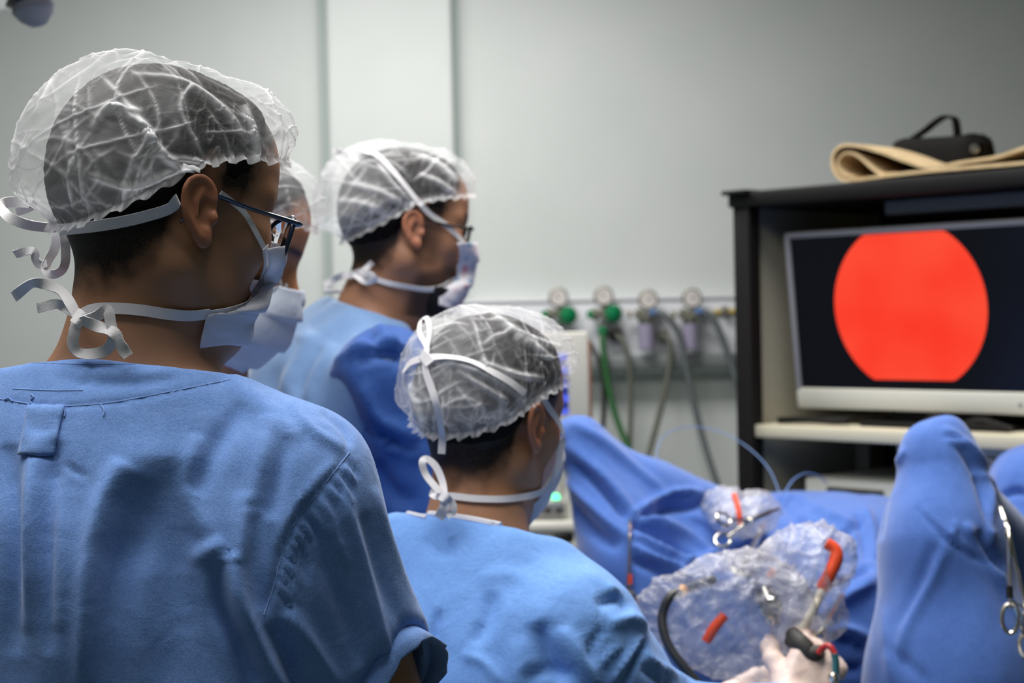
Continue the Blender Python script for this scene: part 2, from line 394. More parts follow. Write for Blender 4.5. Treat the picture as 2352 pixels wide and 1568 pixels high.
class MB:
    """collects simple shapes into one mesh"""
    def __init__(s): s.V = []; s.F = []
    def add(s, V, F):
        n = len(s.V); s.V += [tuple(v) for v in V]; s.F += [tuple(i + n for i in f) for f in F]; return s
    def box(s, lo, hi, bev=0.0, M=None):
        bm = bmesh.new(); bmesh.ops.create_cube(bm, size=1.0)
        lo = np.asarray(lo, float); hi = np.asarray(hi, float)
        for v in bm.verts: v.co = Vector((lo + hi) / 2 + np.array(v.co) * (hi - lo))
        if bev: bmesh.ops.bevel(bm, geom=bm.edges[:] , offset=bev, segments=2, affect='EDGES', profile=0.5)
        V = [np.array(v.co) for v in bm.verts]; bm.verts.index_update()
        F = [[v.index for v in f.verts] for f in bm.faces]; bm.free()
        if M is not None: V = [np.array(M[0]) + np.array(M[1]) @ v for v in V]
        return s.add(V, F)
    def tube(s, pts, r, n=10, res=None, cap=True, flat=1.0):
        pts = np.asarray(pts, float)
        if res: 
            k = np.linspace(0, 1, len(pts)); pts2 = crom(pts, res)
            r = np.interp(np.linspace(0, 1, res), k, r) if np.ndim(r) else r
            pts = pts2
        m = len(pts); r = np.broadcast_to(np.asarray(r, float), (m,))
        T = nrm(np.gradient(pts, axis=0)); up = np.array([0, 0, 1.]) if abs(T[0][2]) < 0.9 else np.array([1., 0, 0])
        V = []; a = nrm(np.cross(T[0], up))
        for i in range(m):
            a = nrm(a - T[i] * (a @ T[i])); b = np.cross(T[i], a)
            for k in range(n):
                t = 2 * math.pi * k / n; V.append(pts[i] + r[i] * (math.cos(t) * a + math.sin(t) * b * flat))
        F = [(i * n + k, i * n + (k + 1) % n, (i + 1) * n + (k + 1) % n, (i + 1) * n + k) for i in range(m - 1) for k in range(n)]
        if cap: F += [tuple(range(n))[::-1], tuple((m - 1) * n + k for k in range(n))]
        return s.add(V, F)
    def lathe(s, prof, o=(0, 0, 0), ax=(0, 0, 1), n=24):
        ax = nrm(ax); t = np.array([1., 0, 0]) if abs(ax[0]) < 0.8 else np.array([0, 1., 0])
        a = nrm(np.cross(ax, t)); b = np.cross(ax, a); V = []
        for r, h in prof:
            for k in range(n):
                w = 2 * math.pi * k / n; V.append(np.array(o) + ax * h + max(r, 1e-5) * (math.cos(w) * a + math.sin(w) * b))
        m = len(prof)
        F = [(i * n + k, i * n + (k + 1) % n, (i + 1) * n + (k + 1) % n, (i + 1) * n + k) for i in range(m - 1) for k in range(n)]
        F += [tuple(range(n))[::-1], tuple((m - 1) * n + k for k in range(n))]
        return s.add(V, F)
    def ribbon(s, pts, nor, w, th=0.0012, res=None):
        pts = np.asarray(pts, float); nor = np.asarray(nor, float)
        w = np.asarray(w, float)
        if res:
            k = np.linspace(0, 1, len(pts)); q = crom(pts, res); kk = np.linspace(0, 1, res)
            nor = np.stack([np.interp(kk, k, nor[:, j]) for j in range(3)], 1)
            w = np.interp(kk, k, np.broadcast_to(w, (len(pts),))); pts = q
        w = np.broadcast_to(w, (len(pts),)); nor = nrm(nor)
        T = nrm(np.gradient(pts, axis=0)); S = nrm(np.cross(T, nor)); Nn = np.cross(S, T)
        V = []
        for i in range(len(pts)):
            for a, b in ((-1, -1), (1, -1), (1, 1), (-1, 1)):
                V.append(pts[i] + S[i] * a * w[i] / 2 + Nn[i] * b * th / 2)
        F = [(i * 4 + k, i * 4 + (k + 1) % 4, i * 4 + 4 + (k + 1) % 4, i * 4 + 4 + k) for i in range(len(pts) - 1) for k in range(4)]
        F += [(3, 2, 1, 0), tuple(4 * (len(pts) - 1) + k for k in range(4))]
        return s.add(V, F)
    def out(s, name, m, parent=None, smooth=True, world=True, label=None):
        o = mk(name, s.V, s.F, m, parent, smooth, world, label=label)
        if smooth:
            md = o.modifiers.new('edges', 'EDGE_SPLIT'); md.split_angle = math.radians(42)
        return o
# ------------------------------------------------------------------ materials of the place
M = {}
M['wall'] = mat('wall_paint', lin(219, 222, 219), rough=0.55, var=(lin(214, 218, 215), 3, 0.35, 0.65), bump=(220, 0.08, 0.002))
M['teal'] = mat('pale_teal', lin(192, 204, 200), rough=0.6)
M['walldark'] = mat('dark_unseen_wall', lin(128, 140, 136), rough=.5)  # unseen walls made darker to cut bounced light
M['ceil'] = mat('ceiling_paint', lin(176, 178, 176), rough=0.8)
M['floor'] = mat('vinyl_floor', lin(98, 110, 108), rough=0.4, var=(lin(84, 96, 96), 40, 0.4, 0.6))
M['white'] = mat('white_plastic', lin(225, 226, 222), rough=0.35)
M['rail'] = mat('rail_enamel', lin(234, 235, 240), rough=0.4)
M['railgrey'] = mat('rail_aluminium', lin(140, 146, 146), rough=0.45, metal=0.3)
M['black'] = mat('black_laminate', lin(17, 16, 16), rough=0.55, spec=.3, bump=(300, 0.1, 0.001))
M['blackcloth'] = mat('black_nylon', lin(15, 14, 14), rough=0.85, spec=.2, bump=(700, 0.4, 0.001))
M['beige'] = mat('beige_laminate', lin(196, 190, 166), rough=0.5)
M['greypanel'] = mat('grey_laminate', lin(150, 146, 128), rough=0.55)
M['darkgrey'] = mat('dark_panel', lin(44, 42, 38), rough=0.6)
M['bezel'] = mat('monitor_plastic', lin(206, 205, 192), rough=0.4)
M['bezelgrey'] = mat('monitor_rim', lin(140, 140, 144), rough=0.35)
M['tan'] = mat('tan_foam', lin(206, 182, 142), rough=0.9, bump=(240, 0.3, 0.002), var=(lin(190, 164, 124), 30, 0.35, 0.65))
M['steel'] = mat('steel', lin(215, 208, 192), rough=0.22, metal=1.0)
M['chrome'] = mat('chrome', lin(190, 188, 180), rough=0.2, metal=1.0)
M['brass'] = mat('brass_fitting', lin(170, 158, 120), rough=0.35, metal=0.8)
M['green'] = mat('green_plastic', lin(14, 132, 82), rough=0.4)
M['greenhose'] = mat('green_hose', lin(34, 92, 44), rough=0.45)
M['dial'] = mat('dial_face', lin(228, 220, 216), rough=0.4)
M['jar'] = mat('jar_plastic', lin(168, 160, 186), rough=0.25, trans=0.1)
M['hose'] = mat('grey_hose', lin(92, 98, 100), rough=0.4)
M['cord'] = mat('grey_cord', lin(96, 98, 88), rough=0.5)
M['blackhose'] = mat('black_hose', lin(46, 46, 44), rough=0.4)
M['bluecord'] = mat('blue_lead', lin(96, 128, 180), rough=0.4)
M['yellow'] = mat('yellow_plastic', lin(206, 180, 70), rough=0.4)
M['machine'] = mat('machine_enamel', lin(216, 214, 204), rough=0.35)
M['orange'] = mat('orange_tape', lin(226, 78, 40), rough=0.4)
M['lampgrey'] = mat('lamp_enamel', lin(192, 192, 200), rough=0.5)
M['glassclear'] = mat('clear_plastic', (0.95, 0.95, 0.97, 1), rough=0.06, trans=1.0, ior=1.15)
M['navy'] = mat('navy_acetate', lin(22, 36, 62), rough=0.22, coat=0.4)
M['blackframe'] = mat('black_acetate', lin(18, 18, 20), rough=0.25)
M['lens'] = mat('lens_glass', (0.97, 0.98, 1, 1), rough=0.0, trans=1.0, ior=1.06)
M['hair'] = mat('black_hair', lin(22, 19, 18), rough=0.75, spec=.15, bump=(380, 0.6, 0.003), var=(lin(10, 9, 9), 120, 0.35, 0.65))
M['beard'] = mat('black_beard', lin(20, 17, 16), rough=0.7, bump=(300, 0.9, 0.004))
M['cap'] = sheer_mat('sheer_cap', (0.90, 0.90, 0.92, 1), 0.0, 0.08, 38, 0.25, rough=.42)
M['mask'] = sheer_mat('mask_fabric', (0.82, 0.83, 0.90, 1), 0.96, 1.0, 60, 0.3, crease=False)
M['strap'] = mat('white_strap', lin(226, 224, 226), rough=0.8, bump=(1300, 0.6, 0.0008))
M['trim'] = mat('white_binding', lin(222, 222, 230), rough=0.8, bump=(900, 0.4, 0.001))
M['scrub'] = cloth_mat('scrub_cotton', lin(92, 133, 198), lin(126, 163, 226), 1500, wrinkle=0.25, fine=0.5)
M['gown'] = cloth_mat('gown_nonwoven', lin(104, 151, 218), lin(118, 163, 228), 500, wrinkle=0.35, fine=0.3, sheen=0.15, rough=0.7)
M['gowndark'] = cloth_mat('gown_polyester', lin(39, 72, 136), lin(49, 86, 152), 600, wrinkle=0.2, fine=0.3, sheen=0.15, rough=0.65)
M['drape'] = cloth_mat('drape_cotton', lin(56, 90, 158), lin(78, 112, 182), 1100, wrinkle=0.12, fine=0.4, sheen=.3)
M['thread'] = mat('seam_thread', lin(136, 168, 224), rough=0.9)
M['trousers'] = cloth_mat('trouser_cotton', lin(70, 108, 170), lin(90, 126, 186), 900)
M['shoe'] = mat('white_clog', lin(210, 210, 208), rough=0.5)
M['glove'] = mat('latex_glove', lin(226, 204, 192), rough=0.42, bump=(160, 0.4, 0.002), var=(lin(212, 186, 174), 40, 0.35, 0.65))
M['film'] = film_mat('clear_film', 0.17, 0.70)
M['ringmetal'] = mat('gauge_ring', lin(128, 126, 112), rough=.5, metal=.6)
SKIN1 = skin_mat('skin_tan', lin(168, 124, 94), lin(24, 19, 17))
SKIN2 = skin_mat('skin_brown', lin(160, 116, 90), lin(22, 18, 17))
SKIN3 = skin_mat('skin_warm', lin(180, 130, 96), lin(24, 19, 17))
SKIN4 = skin_mat('skin_dark', lin(176, 122, 88), lin(22, 18, 17))

# ------------------------------------------------------------------ the room
def struct(name, mb, m, parent=None, smooth=False):
    o = mb.out(name, m, parent, smooth); o['kind'] = 'structure'; return o
WY = 5.30
struct('floor', MB().box((-3.2, -2.2, -0.1), (3.4, WY + .2, 0)), M['floor'])
struct('ceiling', MB().box((-3.2, -2.2, 2.96), (3.4, WY + .2, 3.06)), M['ceil'])
struct('wall_back', MB().box((-3.2, WY, 0), (3.4, WY + .15, 2.96)), M['wall'])
struct('wall_left', MB().box((-3.2, -2.2, 0), (-3.05, WY, 2.96)), M['walldark'])
struct('wall_right', MB().box((3.2, -2.2, 0), (3.35, WY, 2.96)), M['walldark'])
struct('wall_front', MB().box((-3.05, -2.2, 0), (3.2, -2.05, 2.96)), M['walldark'])
xl, xr = P(762, 300, WY)[0], P(1043, 300, WY - .1)[0]
struct('pillar', MB().box((xl, WY - .10, 0), (xr, WY, 2.96), 0.012), M['wall'])
struct('edge_strip_1', MB().box((xl - .028, WY - .035, 0), (xl, WY, 2.96), 0.004), M['teal'])  # thin pale teal strips along the pillar's two edges
struct('edge_strip_2', MB().box((xr, WY - .02, 0), (xr + .018, WY, 2.96), 0.004), M['teal'])
for nm, lo, hi in (('baseboard_back', (-3.05, WY - .02, 0), (3.2, WY, .1)), ('baseboard_left', (-3.05, -2.05, 0), (-3.03, WY, .1)), ('baseboard_right', (3.18, -2.05, 0), (3.2, WY, .1))):
    struct(nm, MB().box(lo, hi), M['teal'])

# ------------------------------------------------------------------ service rail on the wall, its regulators, hoses
SY = WY - .05
a0 = P(1035, 694, SY); a1 = P(1900, 808, SY); b1 = P(1900, 846, SY)
rail = thing('service_rail', (a0[0], WY, a1[2]), 'long white service rail on the back wall carrying gauges, jars and plugs', 'wall rail')
MB().box((a0[0], SY, a1[2]), (a1[0], WY - .001, a0[2]), .004).out('panel', M['rail'], rail)
MB().box((a0[0], SY - .05, b1[2] + .012), (a1[0], WY - .001, a1[2] + .004), .006).out('ledge', M['railgrey'], rail)
MB().box((a0[0], SY - .035, b1[2]), (a1[0], WY - .001, b1[2] + .014), .003).out('lower_trim', M['teal'], rail)
MB().box((a0[0], SY - .008, a0[2] - .006), (a1[0], SY + .01, a0[2] + .006), .002).out('upper_trim', M['rail'], rail)
def wp(px, py, out=0.0): return P(px, py, SY - out)
def regulator(gx, gy, kind, label):
    S = SY / FPX
    bx, by = (gx + 2, 720)
    root = thing('gas_regulator', tuple(wp(bx, by)), label, 'regulator', 'gauge regulators along the service rail')
    f = (0, -1, 0)
    g = wp(gx, gy, .075)
    ga = MB().lathe([(.030, 0), (.032, .006), (.032, .026), (.027, .028), (.026, .024), (.001, .024)], g + np.array([0, .026, 0]), f, 28).out('gauge', M['ringmetal'], root)
    MB().lathe([(.0258, 0), (.0258, .002)], g + np.array([0, .0015, 0]), f, 28).out('dial', M['dial'], ga)
    nd = MB().box((-.0012, -.001, -.002), (.0012, .0, .016), 0, (g + np.array([.0, -.0015, 0]), RY(-40 if kind < 2 else 60))).out('needle', M['black'], ga)
    q = wp(bx, by, .04)
    MB().tube([q, wp(gx, gy, .062) + np.array([0, 0, -.03])], .008, 10).out('stem', M['brass'], root)
    mb = MB().tube([wp(bx, by, .0012), wp(bx, by, .075)], .017, 14).tube([wp(bx - 34, by + 2, .045), wp(bx + 12, by, .045)], .011, 12)
    mb.lathe([(.016, 0), (.02, .003), (.02, .014), (.016, .018)], wp(bx - 24, by + 2, .045) + np.array([.012, 0, 0]), (-1, 0, 0), 16).out('valve_body', M['ringmetal'], root)
    if kind < 2:
        k = wp(bx + 20, by + (4 if kind == 0 else 0), .07)
        n = 18; V = []
        mb = MB().lathe([(.018, -.02), (.026, -.014), (.027, 0), (.025, .014), (.017, .02)], k, (0.55, -.83, 0), 20)
        for i in range(10):
            t = i / 10 * 2 * math.pi
            ax = nrm([.55, -.83, 0]); u = np.cross(ax, [0, 0, 1.])
            c = k + .026 * (math.cos(t) * u + math.sin(t) * np.array([0, 0, 1.]))
            mb.tube([c - ax * .012, c + ax * .012], .004, 6)
        mb.out('knob', M['green'], root)
        MB().tube([wp(bx, by + 10, .05), wp(bx, by + 38, .05)], .008, 10).out('outlet', M['chrome'], root)
        MB().lathe([(.012, 0), (.015, .004), (.012, .01)], wp(bx - 32, by + 2, .05), (0, -1, 0), 12).out('dust_cap', M['green'], root)
    else:
        j0, j1 = wp(bx - 6, by + 22, .07), wp(bx - 6, by + 84, .07)
        h = j0[2] - j1[2]
        MB().lathe([(.02, 0), (.026, .004), (.026, .026), (.014, .034)], j0 - np.array([0, 0, .008]), (0, 0, 1), 20).out('lid', M['chrome'], root)
        MB().lathe([(.022, 0), (.026, .004), (.027, h * .5), (.026, h - .002), (.012, h)], j1, (0, 0, 1), 24).out('jar', M['jar'], root)
        MB().lathe([(.009, 0), (.012, .003), (.012, .012)], wp(bx - 40, by + 2, .045), (-1, 0, 0), 12).out('knob', M['brass'], root)
    return root
regulator(1283, 683, 0, 'round-faced gauge regulator with a bright green knob, nearest the white display panel')
regulator(1387, 680, 1, 'gauge regulator with a dark green knob and a green hose hanging beneath it')
regulator(1489, 688, 2, 'vacuum gauge with a violet jar, between the two plugged-in cords')
regulator(1590, 685, 3, 'vacuum gauge with a violet jar, next to the yellow outlet')
r = thing('gas_outlet', tuple(wp(1662, 716)), 'small yellow gas outlet on the rail beside the black cabinet post', 'outlet')
MB().lathe([(.016, 0), (.018, .01), (.012, .02), (.01, .04)], wp(1662, 714, .0), (0, -1, 0), 16).out('socket', M['chrome'], r)
MB().tube([wp(1640, 716, .012), wp(1694, 714, .012)], .007, 8).out('collar_bar', M['yellow'], r)
def cable(name, pts, m, rad, label, cat, plug=None, res=40):
    V = [wp(x, y, o) for x, y, o in pts]
    root = thing(name, tuple(V[0]), label, cat)
    MB().tube(V, rad, 10, res).out('line', m, root)
    if plug: plug(root, V[0])
    return root
def plug_black(root, v): MB().box(v + np.array([-.022, -.0, -.02]), v + np.array([.02, .05, .014]), .006).box(v + np.array([-.03, .03, -.006]), v + np.array([-.018, .05, .004]), .002).out('plug', M['black'], root)
def plug_grey(root, v): MB().box(v + np.array([-.018, -.0, -.022]), v + np.array([.016, .05, .016]), .006).out('plug', M['cord'], root)
def ferrule_green(root, v):
    MB().lathe([(.010, 0), (.016, .006), (.016, .022), (.009, .03)], v + np.array([0, 0, .002]), (0, 0, -1), 14).out('hose_nut', M['green'], root)
    MB().lathe([(.009, 0), (.013, .004), (.013, .03), (.008, .038)], v + np.array([0, 0, -.03]), (0, 0, -1), 14).out('ferrule', M['white'], root)
def ferrule_blue(root, v): MB().lathe([(.008, 0), (.011, .003), (.011, .026), (.008, .03)], v + np.array([-.012, 0, 0]), (1, -.2, -.1), 12).out('ferrule', M['bluecord'], root)
cable('gas_hose', [(1330, 770, .02), (1356, 790, .03), (1378, 835, .062), (1388, 900, .055), (1383, 1000, .03), (1372, 1120, .02), (1350, 1500, .02)], M['blackhose'], .0085, 'dark hose curving down beside the white display panel', 'hose')
cable('oxygen_hose', [(1384, 752, .05), (1386, 800, .07), (1394, 870, .09), (1416, 960, .12), (1448, 1040, .16), (1480, 1120, .2), (1500, 1500, .2)], M['greenhose'], .0105, 'green hose running down from the dark green knob', 'hose', ferrule_green)
cable('power_cord', [(1416, 768, .05), (1434, 790, .07), (1446, 840, .08), (1449, 930, .09), (1446, 1060, .1), (1440, 1500, .1)], M['cord'], .0085, 'grey cord with a black plug in the rail, beside the green hose', 'cord', plug_black)
cable('power_cord', [(1524, 768, .05), (1538, 785, .07), (1538, 840, .08), (1520, 930, .1), (1494, 1030, .12), (1472, 1120, .14), (1478, 1500, .1)], M['cord'], .0095, 'grey cord with a grey plug, bending left below the rail', 'cord', plug_grey)
cable('suction_hose', [(1500, 716, .07), (1530, 726, .09), (1560, 770, .1), (1582, 870, .12), (1610, 990, .15), (1648, 1112, .2), (1720, 1300, .25)], M['hose'], .0105, 'long grey hose falling from the vacuum gauge with the left violet jar', 'hose', ferrule_blue)
cable('suction_hose', [(1604, 714, .07), (1632, 724, .08), (1656, 768, .09), (1676, 826, .1), (1700, 900, .12), (1740, 1050, .14)], M['hose'], .0105, 'grey hose passing behind the black post from its blue end', 'hose', ferrule_blue)
V = [P(x, y, d) for x, y, d in ((1570, 1165, 3.05), (1530, 1120, 3.1), (1508, 1060, 3.2), (1522, 1005, 3.3), (1575, 980, 3.35), (1650, 990, 3.35), (1715, 1025, 3.3), (1765, 1075, 3.2), (1792, 1135, 3.1))]
r = tag(MB().tube(V, .0010, 8, 60).out('looped_lead', M['bluecord']), 'thin pale blue lead looping up from the draped belly', 'cable')
V = [P(x, y, d) for x, y, d in ((1800, 1135, 3.08), (1822, 1102, 3.12), (1850, 1087, 3.2), (1880, 1092, 3.3), (1900, 1110, 3.4))]
tag(MB().tube(V, .0015, 8, 30).out('short_lead', M['bluecord']), 'short dark blue lead arching in front of the pale cabinet device', 'cable')

# ------------------------------------------------------------------ equipment cabinet (own frame: u along the front, v to the back)
CYAW = -46.0
c0 = P(1712, 720, 3.60); CX, CYY = c0[0], c0[1]
E1 = RZ(CYAW)[:, 0]; E2 = RZ(CYAW)[:, 1]
cab = thing('equipment_cabinet', (CX, CYY, 0), 'tall black-framed equipment cabinet with beige shelves, holding the big monitor', 'cabinet', rotz=CYAW)
def L2W(u, v, z): return np.array([CX, CYY, 0]) + E1 * u + E2 * v + np.array([0, 0, z])
def ray_plane(px, py, o, n):
    d = P(px, py, 1.0) - CAM; return CAM + d * (((o - CAM) @ n) / (d @ n))
def uz(px, py, v=0.0):
    w = ray_plane(px, py, L2W(0, v, 0), E2); return (w - L2W(0, 0, 0)) @ E1, w[2]
ztop = uz(1712, 441)[1]; zsh = uz(1760, 976)[1]
CWD, CDP = 1.02, .56
MB().box((-.022, -.012, 0), (.022, .03, ztop), .004).out('post', M['black'], cab, world=False)
MB().box((CWD - .022, -.012, 0), (CWD + .022, .03, ztop), .004).out('post', M['black'], cab, world=False)
MB().box((-.026, CDP - .03, 0), (.016, CDP + .01, ztop), .004).out('post', M['black'], cab, world=False)
MB().box((CWD - .016, CDP - .03, 0), (CWD + .026, CDP + .01, ztop), .004).out('post', M['black'], cab, world=False)
MB().box((-.03, -.018, ztop - .034), (CWD + .03, CDP + .02, ztop), .004).box((-.04, -.03, ztop - .006), (.03, .03, ztop + .004), .003).out('top_board', M['black'], cab, world=False)
MB().box((-.012, .028, .08), (.008, CDP, ztop - .034), .002).out('side_panel', M['greypanel'], cab, world=False)
MB().box((CWD - .008, .028, .08), (CWD + .012, CDP, ztop - .034), .002).out('side_panel', M['greypanel'], cab, world=False)
MB().box((.0, CDP - .015, .08), (CWD, CDP, ztop - .034), .002).out('back_panel', M['darkgrey'], cab, world=False)
MB().box((.02, .0, zsh - .028), (CWD - .02, CDP - .02, zsh), .003).out('shelf', M['beige'], cab, world=False)
MB().box((.02, .0, .70), (CWD - .02, CDP - .02, .73), .003).out('shelf', M['beige'], cab, world=False)
MB().box((.02, .0, .10), (CWD - .02, CDP - .02, .13), .003).out('shelf', M['beige'], cab, world=False)
MB().box((.30, .10, ztop - .066), (.95, .14, ztop - .036), .004).out('grey_rail', M['bezelgrey'], cab, world=False)  # plain grey bar inside, just below the top board
MB().box((.012, .40, .73), (.05, .42, zsh - .03), .003).out('inner_strut', M['greypanel'], cab, world=False)

# the monitor, standing on the shelf, leaning a little forward
MV = .085
um, zm = uz(1831, 937, MV)
mon_o = L2W(um, MV, 0); mon = thing('monitor', (mon_o[0], mon_o[1], zsh), 'large pale-bezelled monitor showing a glowing red round image', 'monitor', rotz=CYAW)
zb = zm - zsh; TILT = 6.0; MW, MH = .70, .392
RT = RX(TILT)
def mloc(u, v, z): return np.array([0, 0, zb]) + RT @ np.array([u, v, z])
def mbox(lo, hi, bev): return MB().box(lo, hi, bev, ((0, 0, zb), RT))
mbox((0, .012, .0), (MW, .05, MH), .008).out('housing', M['bezelgrey'], mon, world=False)
mbox((0, 0, 0), (MW, .02, .046), .006).out('lower_bezel', M['bezel'], mon, world=False)
mbox((0, 0, .04), (.013, .02, MH), .004).out('side_bezel', M['bezelgrey'], mon, world=False)
mbox((MW - .013, 0, .04), (MW, .02, MH), .004).out('side_bezel', M['bezelgrey'], mon, world=False)
mbox((0, 0, MH - .013), (MW, .02, MH), .004).out('upper_bezel', M['bezelgrey'], mon, world=False)
M['screen'] = mat('dark_screen', lin(4, 4, 6), rough=0.2, spec=.3, emis=(lin(10, 11, 17), 1.0))
scr = mbox((.012, .007, .044), (MW - .012, .014, MH - .012), .0).out('screen', M['screen'], mon, smooth=False, world=False)
# red picture: a disc cut flat above and below
Mo = mon_o + np.array([0, 0, zsh + zb]); RW = RZ(CYAW) @ RT; mn = RW[:, 1]
def muv(px, py):
    w = ray_plane(px, py, Mo + mn * .006, mn); q = RW.T @ (w - Mo); return q[0], q[2]
ul, _ = muv(1917, 705); ur, _ = muv(2268, 705); _, zt = muv(2085, 534); _, zl = muv(2100, 873)
cu, rr = (ul + ur) / 2, (ur - ul) / 2; cz = (zt + zl) / 2 
V = []
for k in range(128):
    t = 2 * math.pi * k / 128; V.append(mloc(cu + rr * math.cos(t), .0062, min(max(cz + rr * 1.0 * math.sin(t), zl), zt)))
m = bpy.data.materials.new('red_picture'); m.use_nodes = True; nt = m.node_tree; nt.nodes.clear()
o_ = nt.nodes.new('ShaderNodeOutputMaterial'); e_ = nt.nodes.new('ShaderNodeEmission'); nt.links.new(e_.outputs[0], o_.inputs[0])
t_ = nt.nodes.new('ShaderNodeTexCoord'); n_ = nt.nodes.new('ShaderNodeTexNoise'); n_.inputs['Scale'].default_value = 7; n_.inputs['Detail'].default_value = 1
r_ = nt.nodes.new('ShaderNodeMix'); r_.data_type = 'RGBA'; r_.inputs[6].default_value = lin(250, 42, 30); r_.inputs[7].default_value = lin(255, 88, 62)
nt.links.new(t_.outputs['Object'], n_.inputs['Vector']); nt.links.new(n_.outputs['Fac'], r_.inputs[0]); nt.links.new(r_.outputs[2], e_.inputs[0])
mk('picture', V, [tuple(range(128))], m, scr, smooth=False, world=False)
MB().box((MW * .33, .02, 0), (MW * .67, .045, zb + .05), .004).box((MW * .25, -.02, 0), (MW * .75, .16, .012), .004).out('stand', M['black'], mon, world=False)
for k in range(5): mbox((MW - .16 + k * .02, -.0015, .018), (MW - .152 + k * .02, .001, .026), .0006).out('button', M['bezelgrey'], mon, world=False)
# loose leads on the shelf below the monitor
for k, (pp, rad) in enumerate((([(.42, .035, .012), (.46, .03, .03), (.5, .045, .012), (.56, .03, .026), (.62, .045, .01)], .006), ([(.05, .05, .008), (.14, .04, .012), (.2, .045, .01), (.24, .04, .012)], .007), ([(.72, .05, .012), (.76, .03, .04), (.82, .06, .012), (.9, .04, .03)], .008))):
    pts = [L2W(a, b, zsh + c) for a, b, c in pp]
    tag(MB().tube(pts, rad, 8, 30).out('coiled_lead', M['black']), ['black lead on the shelf under the middle of the monitor', 'black lead lying flat on the shelf under the monitor corner near the post', 'black lead bunched on the shelf towards the frame edge'][k], 'cable', 'leads under the monitor')
# two instruments on the lower shelves
u0, z1 = uz(1842, 1097, .04); 
dev = thing('control_unit', tuple(L2W(u0, .04, .73)), 'pale grey control unit with a dark display window, low in the cabinet', 'device', rotz=CYAW)
hh = z1 - .73
MB().box((0, .01, .0), (.34, .36, hh), .006).out('case', M['bezel'], dev, world=False)
du, dz = uz(1898, 1118, .04); 
MB().box((du - u0, -.002, dz - .73 - .07), (du - u0 + .14, .012, dz - .73), .003).out('display', M['darkgrey'], dev, world=False)
for k in range(4): MB().lathe([(.009, 0), (.009, .01), (.006, .014)], (.24 + .025 * k, .012, hh - .07), (0, -1, 0), 14).out('knob', M['bezelgrey'], dev, world=False)
u1, z2 = uz(2058, 1016, .05)
dv2 = thing('light_source_unit', tuple(L2W(u1, .05, hh + .735)), 'white light source box with a round socket, behind the draped knee', 'device', rotz=CYAW)
h2 = z2 - (hh + .735)
MB().box((0, .0, .0), (.40, .34, h2), .006).out('case', M['bezel'], dv2, world=False)
ku, kz = uz(2275, 1072, .05)
MB().lathe([(.017, 0), (.021, .004), (.021, .014), (.015, .016), (.014, .006), (.002, .006)], (ku - u1, .0, kz - hh - .735), (0, -1, 0), 24).out('socket', M['bezelgrey'], dv2, world=False)

# mat and bag lying on top of the cabinet
mat_t = thing('folded_mat', tuple(L2W(.2, .1, ztop)), 'thick tan mat folded over on top of the cabinet, one end curled', 'mat')
def sheet(px, v0, v1, th, n):
    pr = np.array([uz(x, y, v0) for x, y in px]); c = crom(pr, n); T = nrm(np.gradient(c, axis=0)); Nn = np.stack([-T[:, 1], T[:, 0]], 1)
    c[:, 1] = np.maximum(c[:, 1], ztop + th / 2 + .001)
    A, B = c + Nn * th / 2, c - Nn * th / 2
    A[:, 1] = np.maximum(A[:, 1], ztop + .0005); B[:, 1] = np.maximum(B[:, 1], ztop + .0005)
    V = []
    for q in range(n):
        for (s, v) in ((A, v0), (B, v0), (B, v1), (A, v1)): V.append(L2W(s[q, 0], v, s[q, 1]))
    F = [(q * 4 + k, q * 4 + (k + 1) % 4, q * 4 + 4 + (k + 1) % 4, q * 4 + 4 + k) for q in range(n - 1) for k in range(4)]
    F += [(3, 2, 1, 0), tuple(4 * (n - 1) + k for k in range(4))]
    return V, F
mb = MB(); mb.add(*sheet([(2420, 322), (2351, 340), (2290, 360), (2214, 372), (2137, 384), (2080, 370), (2023, 349), (1970, 335), (1935, 334), (1914, 352), (1912, 382), (1927, 409), (1959, 413), (2054, 401), (2137, 392), (2230, 384), (2351, 374), (2420, 366)], .06, .40, .0068, 110))
mb.out('outer_sheet', M['tan'], mat_t)
mb = MB(); mb.add(*sheet([(2060, 398), (2023, 399), (2000, 384), (1980, 366), (1959, 352), (1940, 352), (1926, 366), (1926, 388), (1940, 402), (1965, 405)], .065, .38, .0055, 60)); mb.out('inner_sheet', M['tan'], mat_t)
bu, bz = uz(2040, 372, .2); bu2, bz2 = uz(2228, 372, .2)
bz = ztop + .011
bag = thing('carry_bag', tuple(L2W(bu, .2, bz)), 'small black nylon bag with a looped handle, on the tan mat', 'bag', rotz=CYAW)
bw = bu2 - bu
bh_ = uz(2090, 310, .2)[1] - bz
V = []; n = 28; prof = []
for k in range(n):
    t = 2 * math.pi * k / n; c, s = math.cos(t), math.sin(t)
    prof.append((np.sign(c) * abs(c) ** .6 * .055, bh_ / 2 + np.sign(s) * abs(s) ** .6 * bh_ / 2))
secs = [(-.004, .82), (.004, .97), (.02, 1.0), (bw * .3, .97), (bw * .55, .93), (bw * .8, .94), (bw - .02, .96), (bw - .004, .9), (bw + .003, .74)]
for u, s in secs:
    for (a, b) in prof: V.append((u, .06 + a * s, bh_ / 2 * s + (b - bh_ / 2) * s))
F = [(i * n + k, i * n + (k + 1) % n, (i + 1) * n + (k + 1) % n, (i + 1) * n + k) for i in range(len(secs) - 1) for k in range(n)]
F += [tuple(range(n)), tuple((len(secs) - 1) * n + k for k in range(n))[::-1]]
mk('body', V, F, M['blackcloth'], bag, world=False)
hp = [uz(x, y, .25) for x, y in ((2098, 318), (2125, 300), (2150, 280), (2172, 268), (2192, 272), (2198, 295), (2199, 318), (2197, 350))]
MB().ribbon([(u - bu, .05 + .004 * i, z - bz) for i, (u, z) in enumerate(hp)], [(0, -1, .25)] * len(hp), .022, .003, 40)
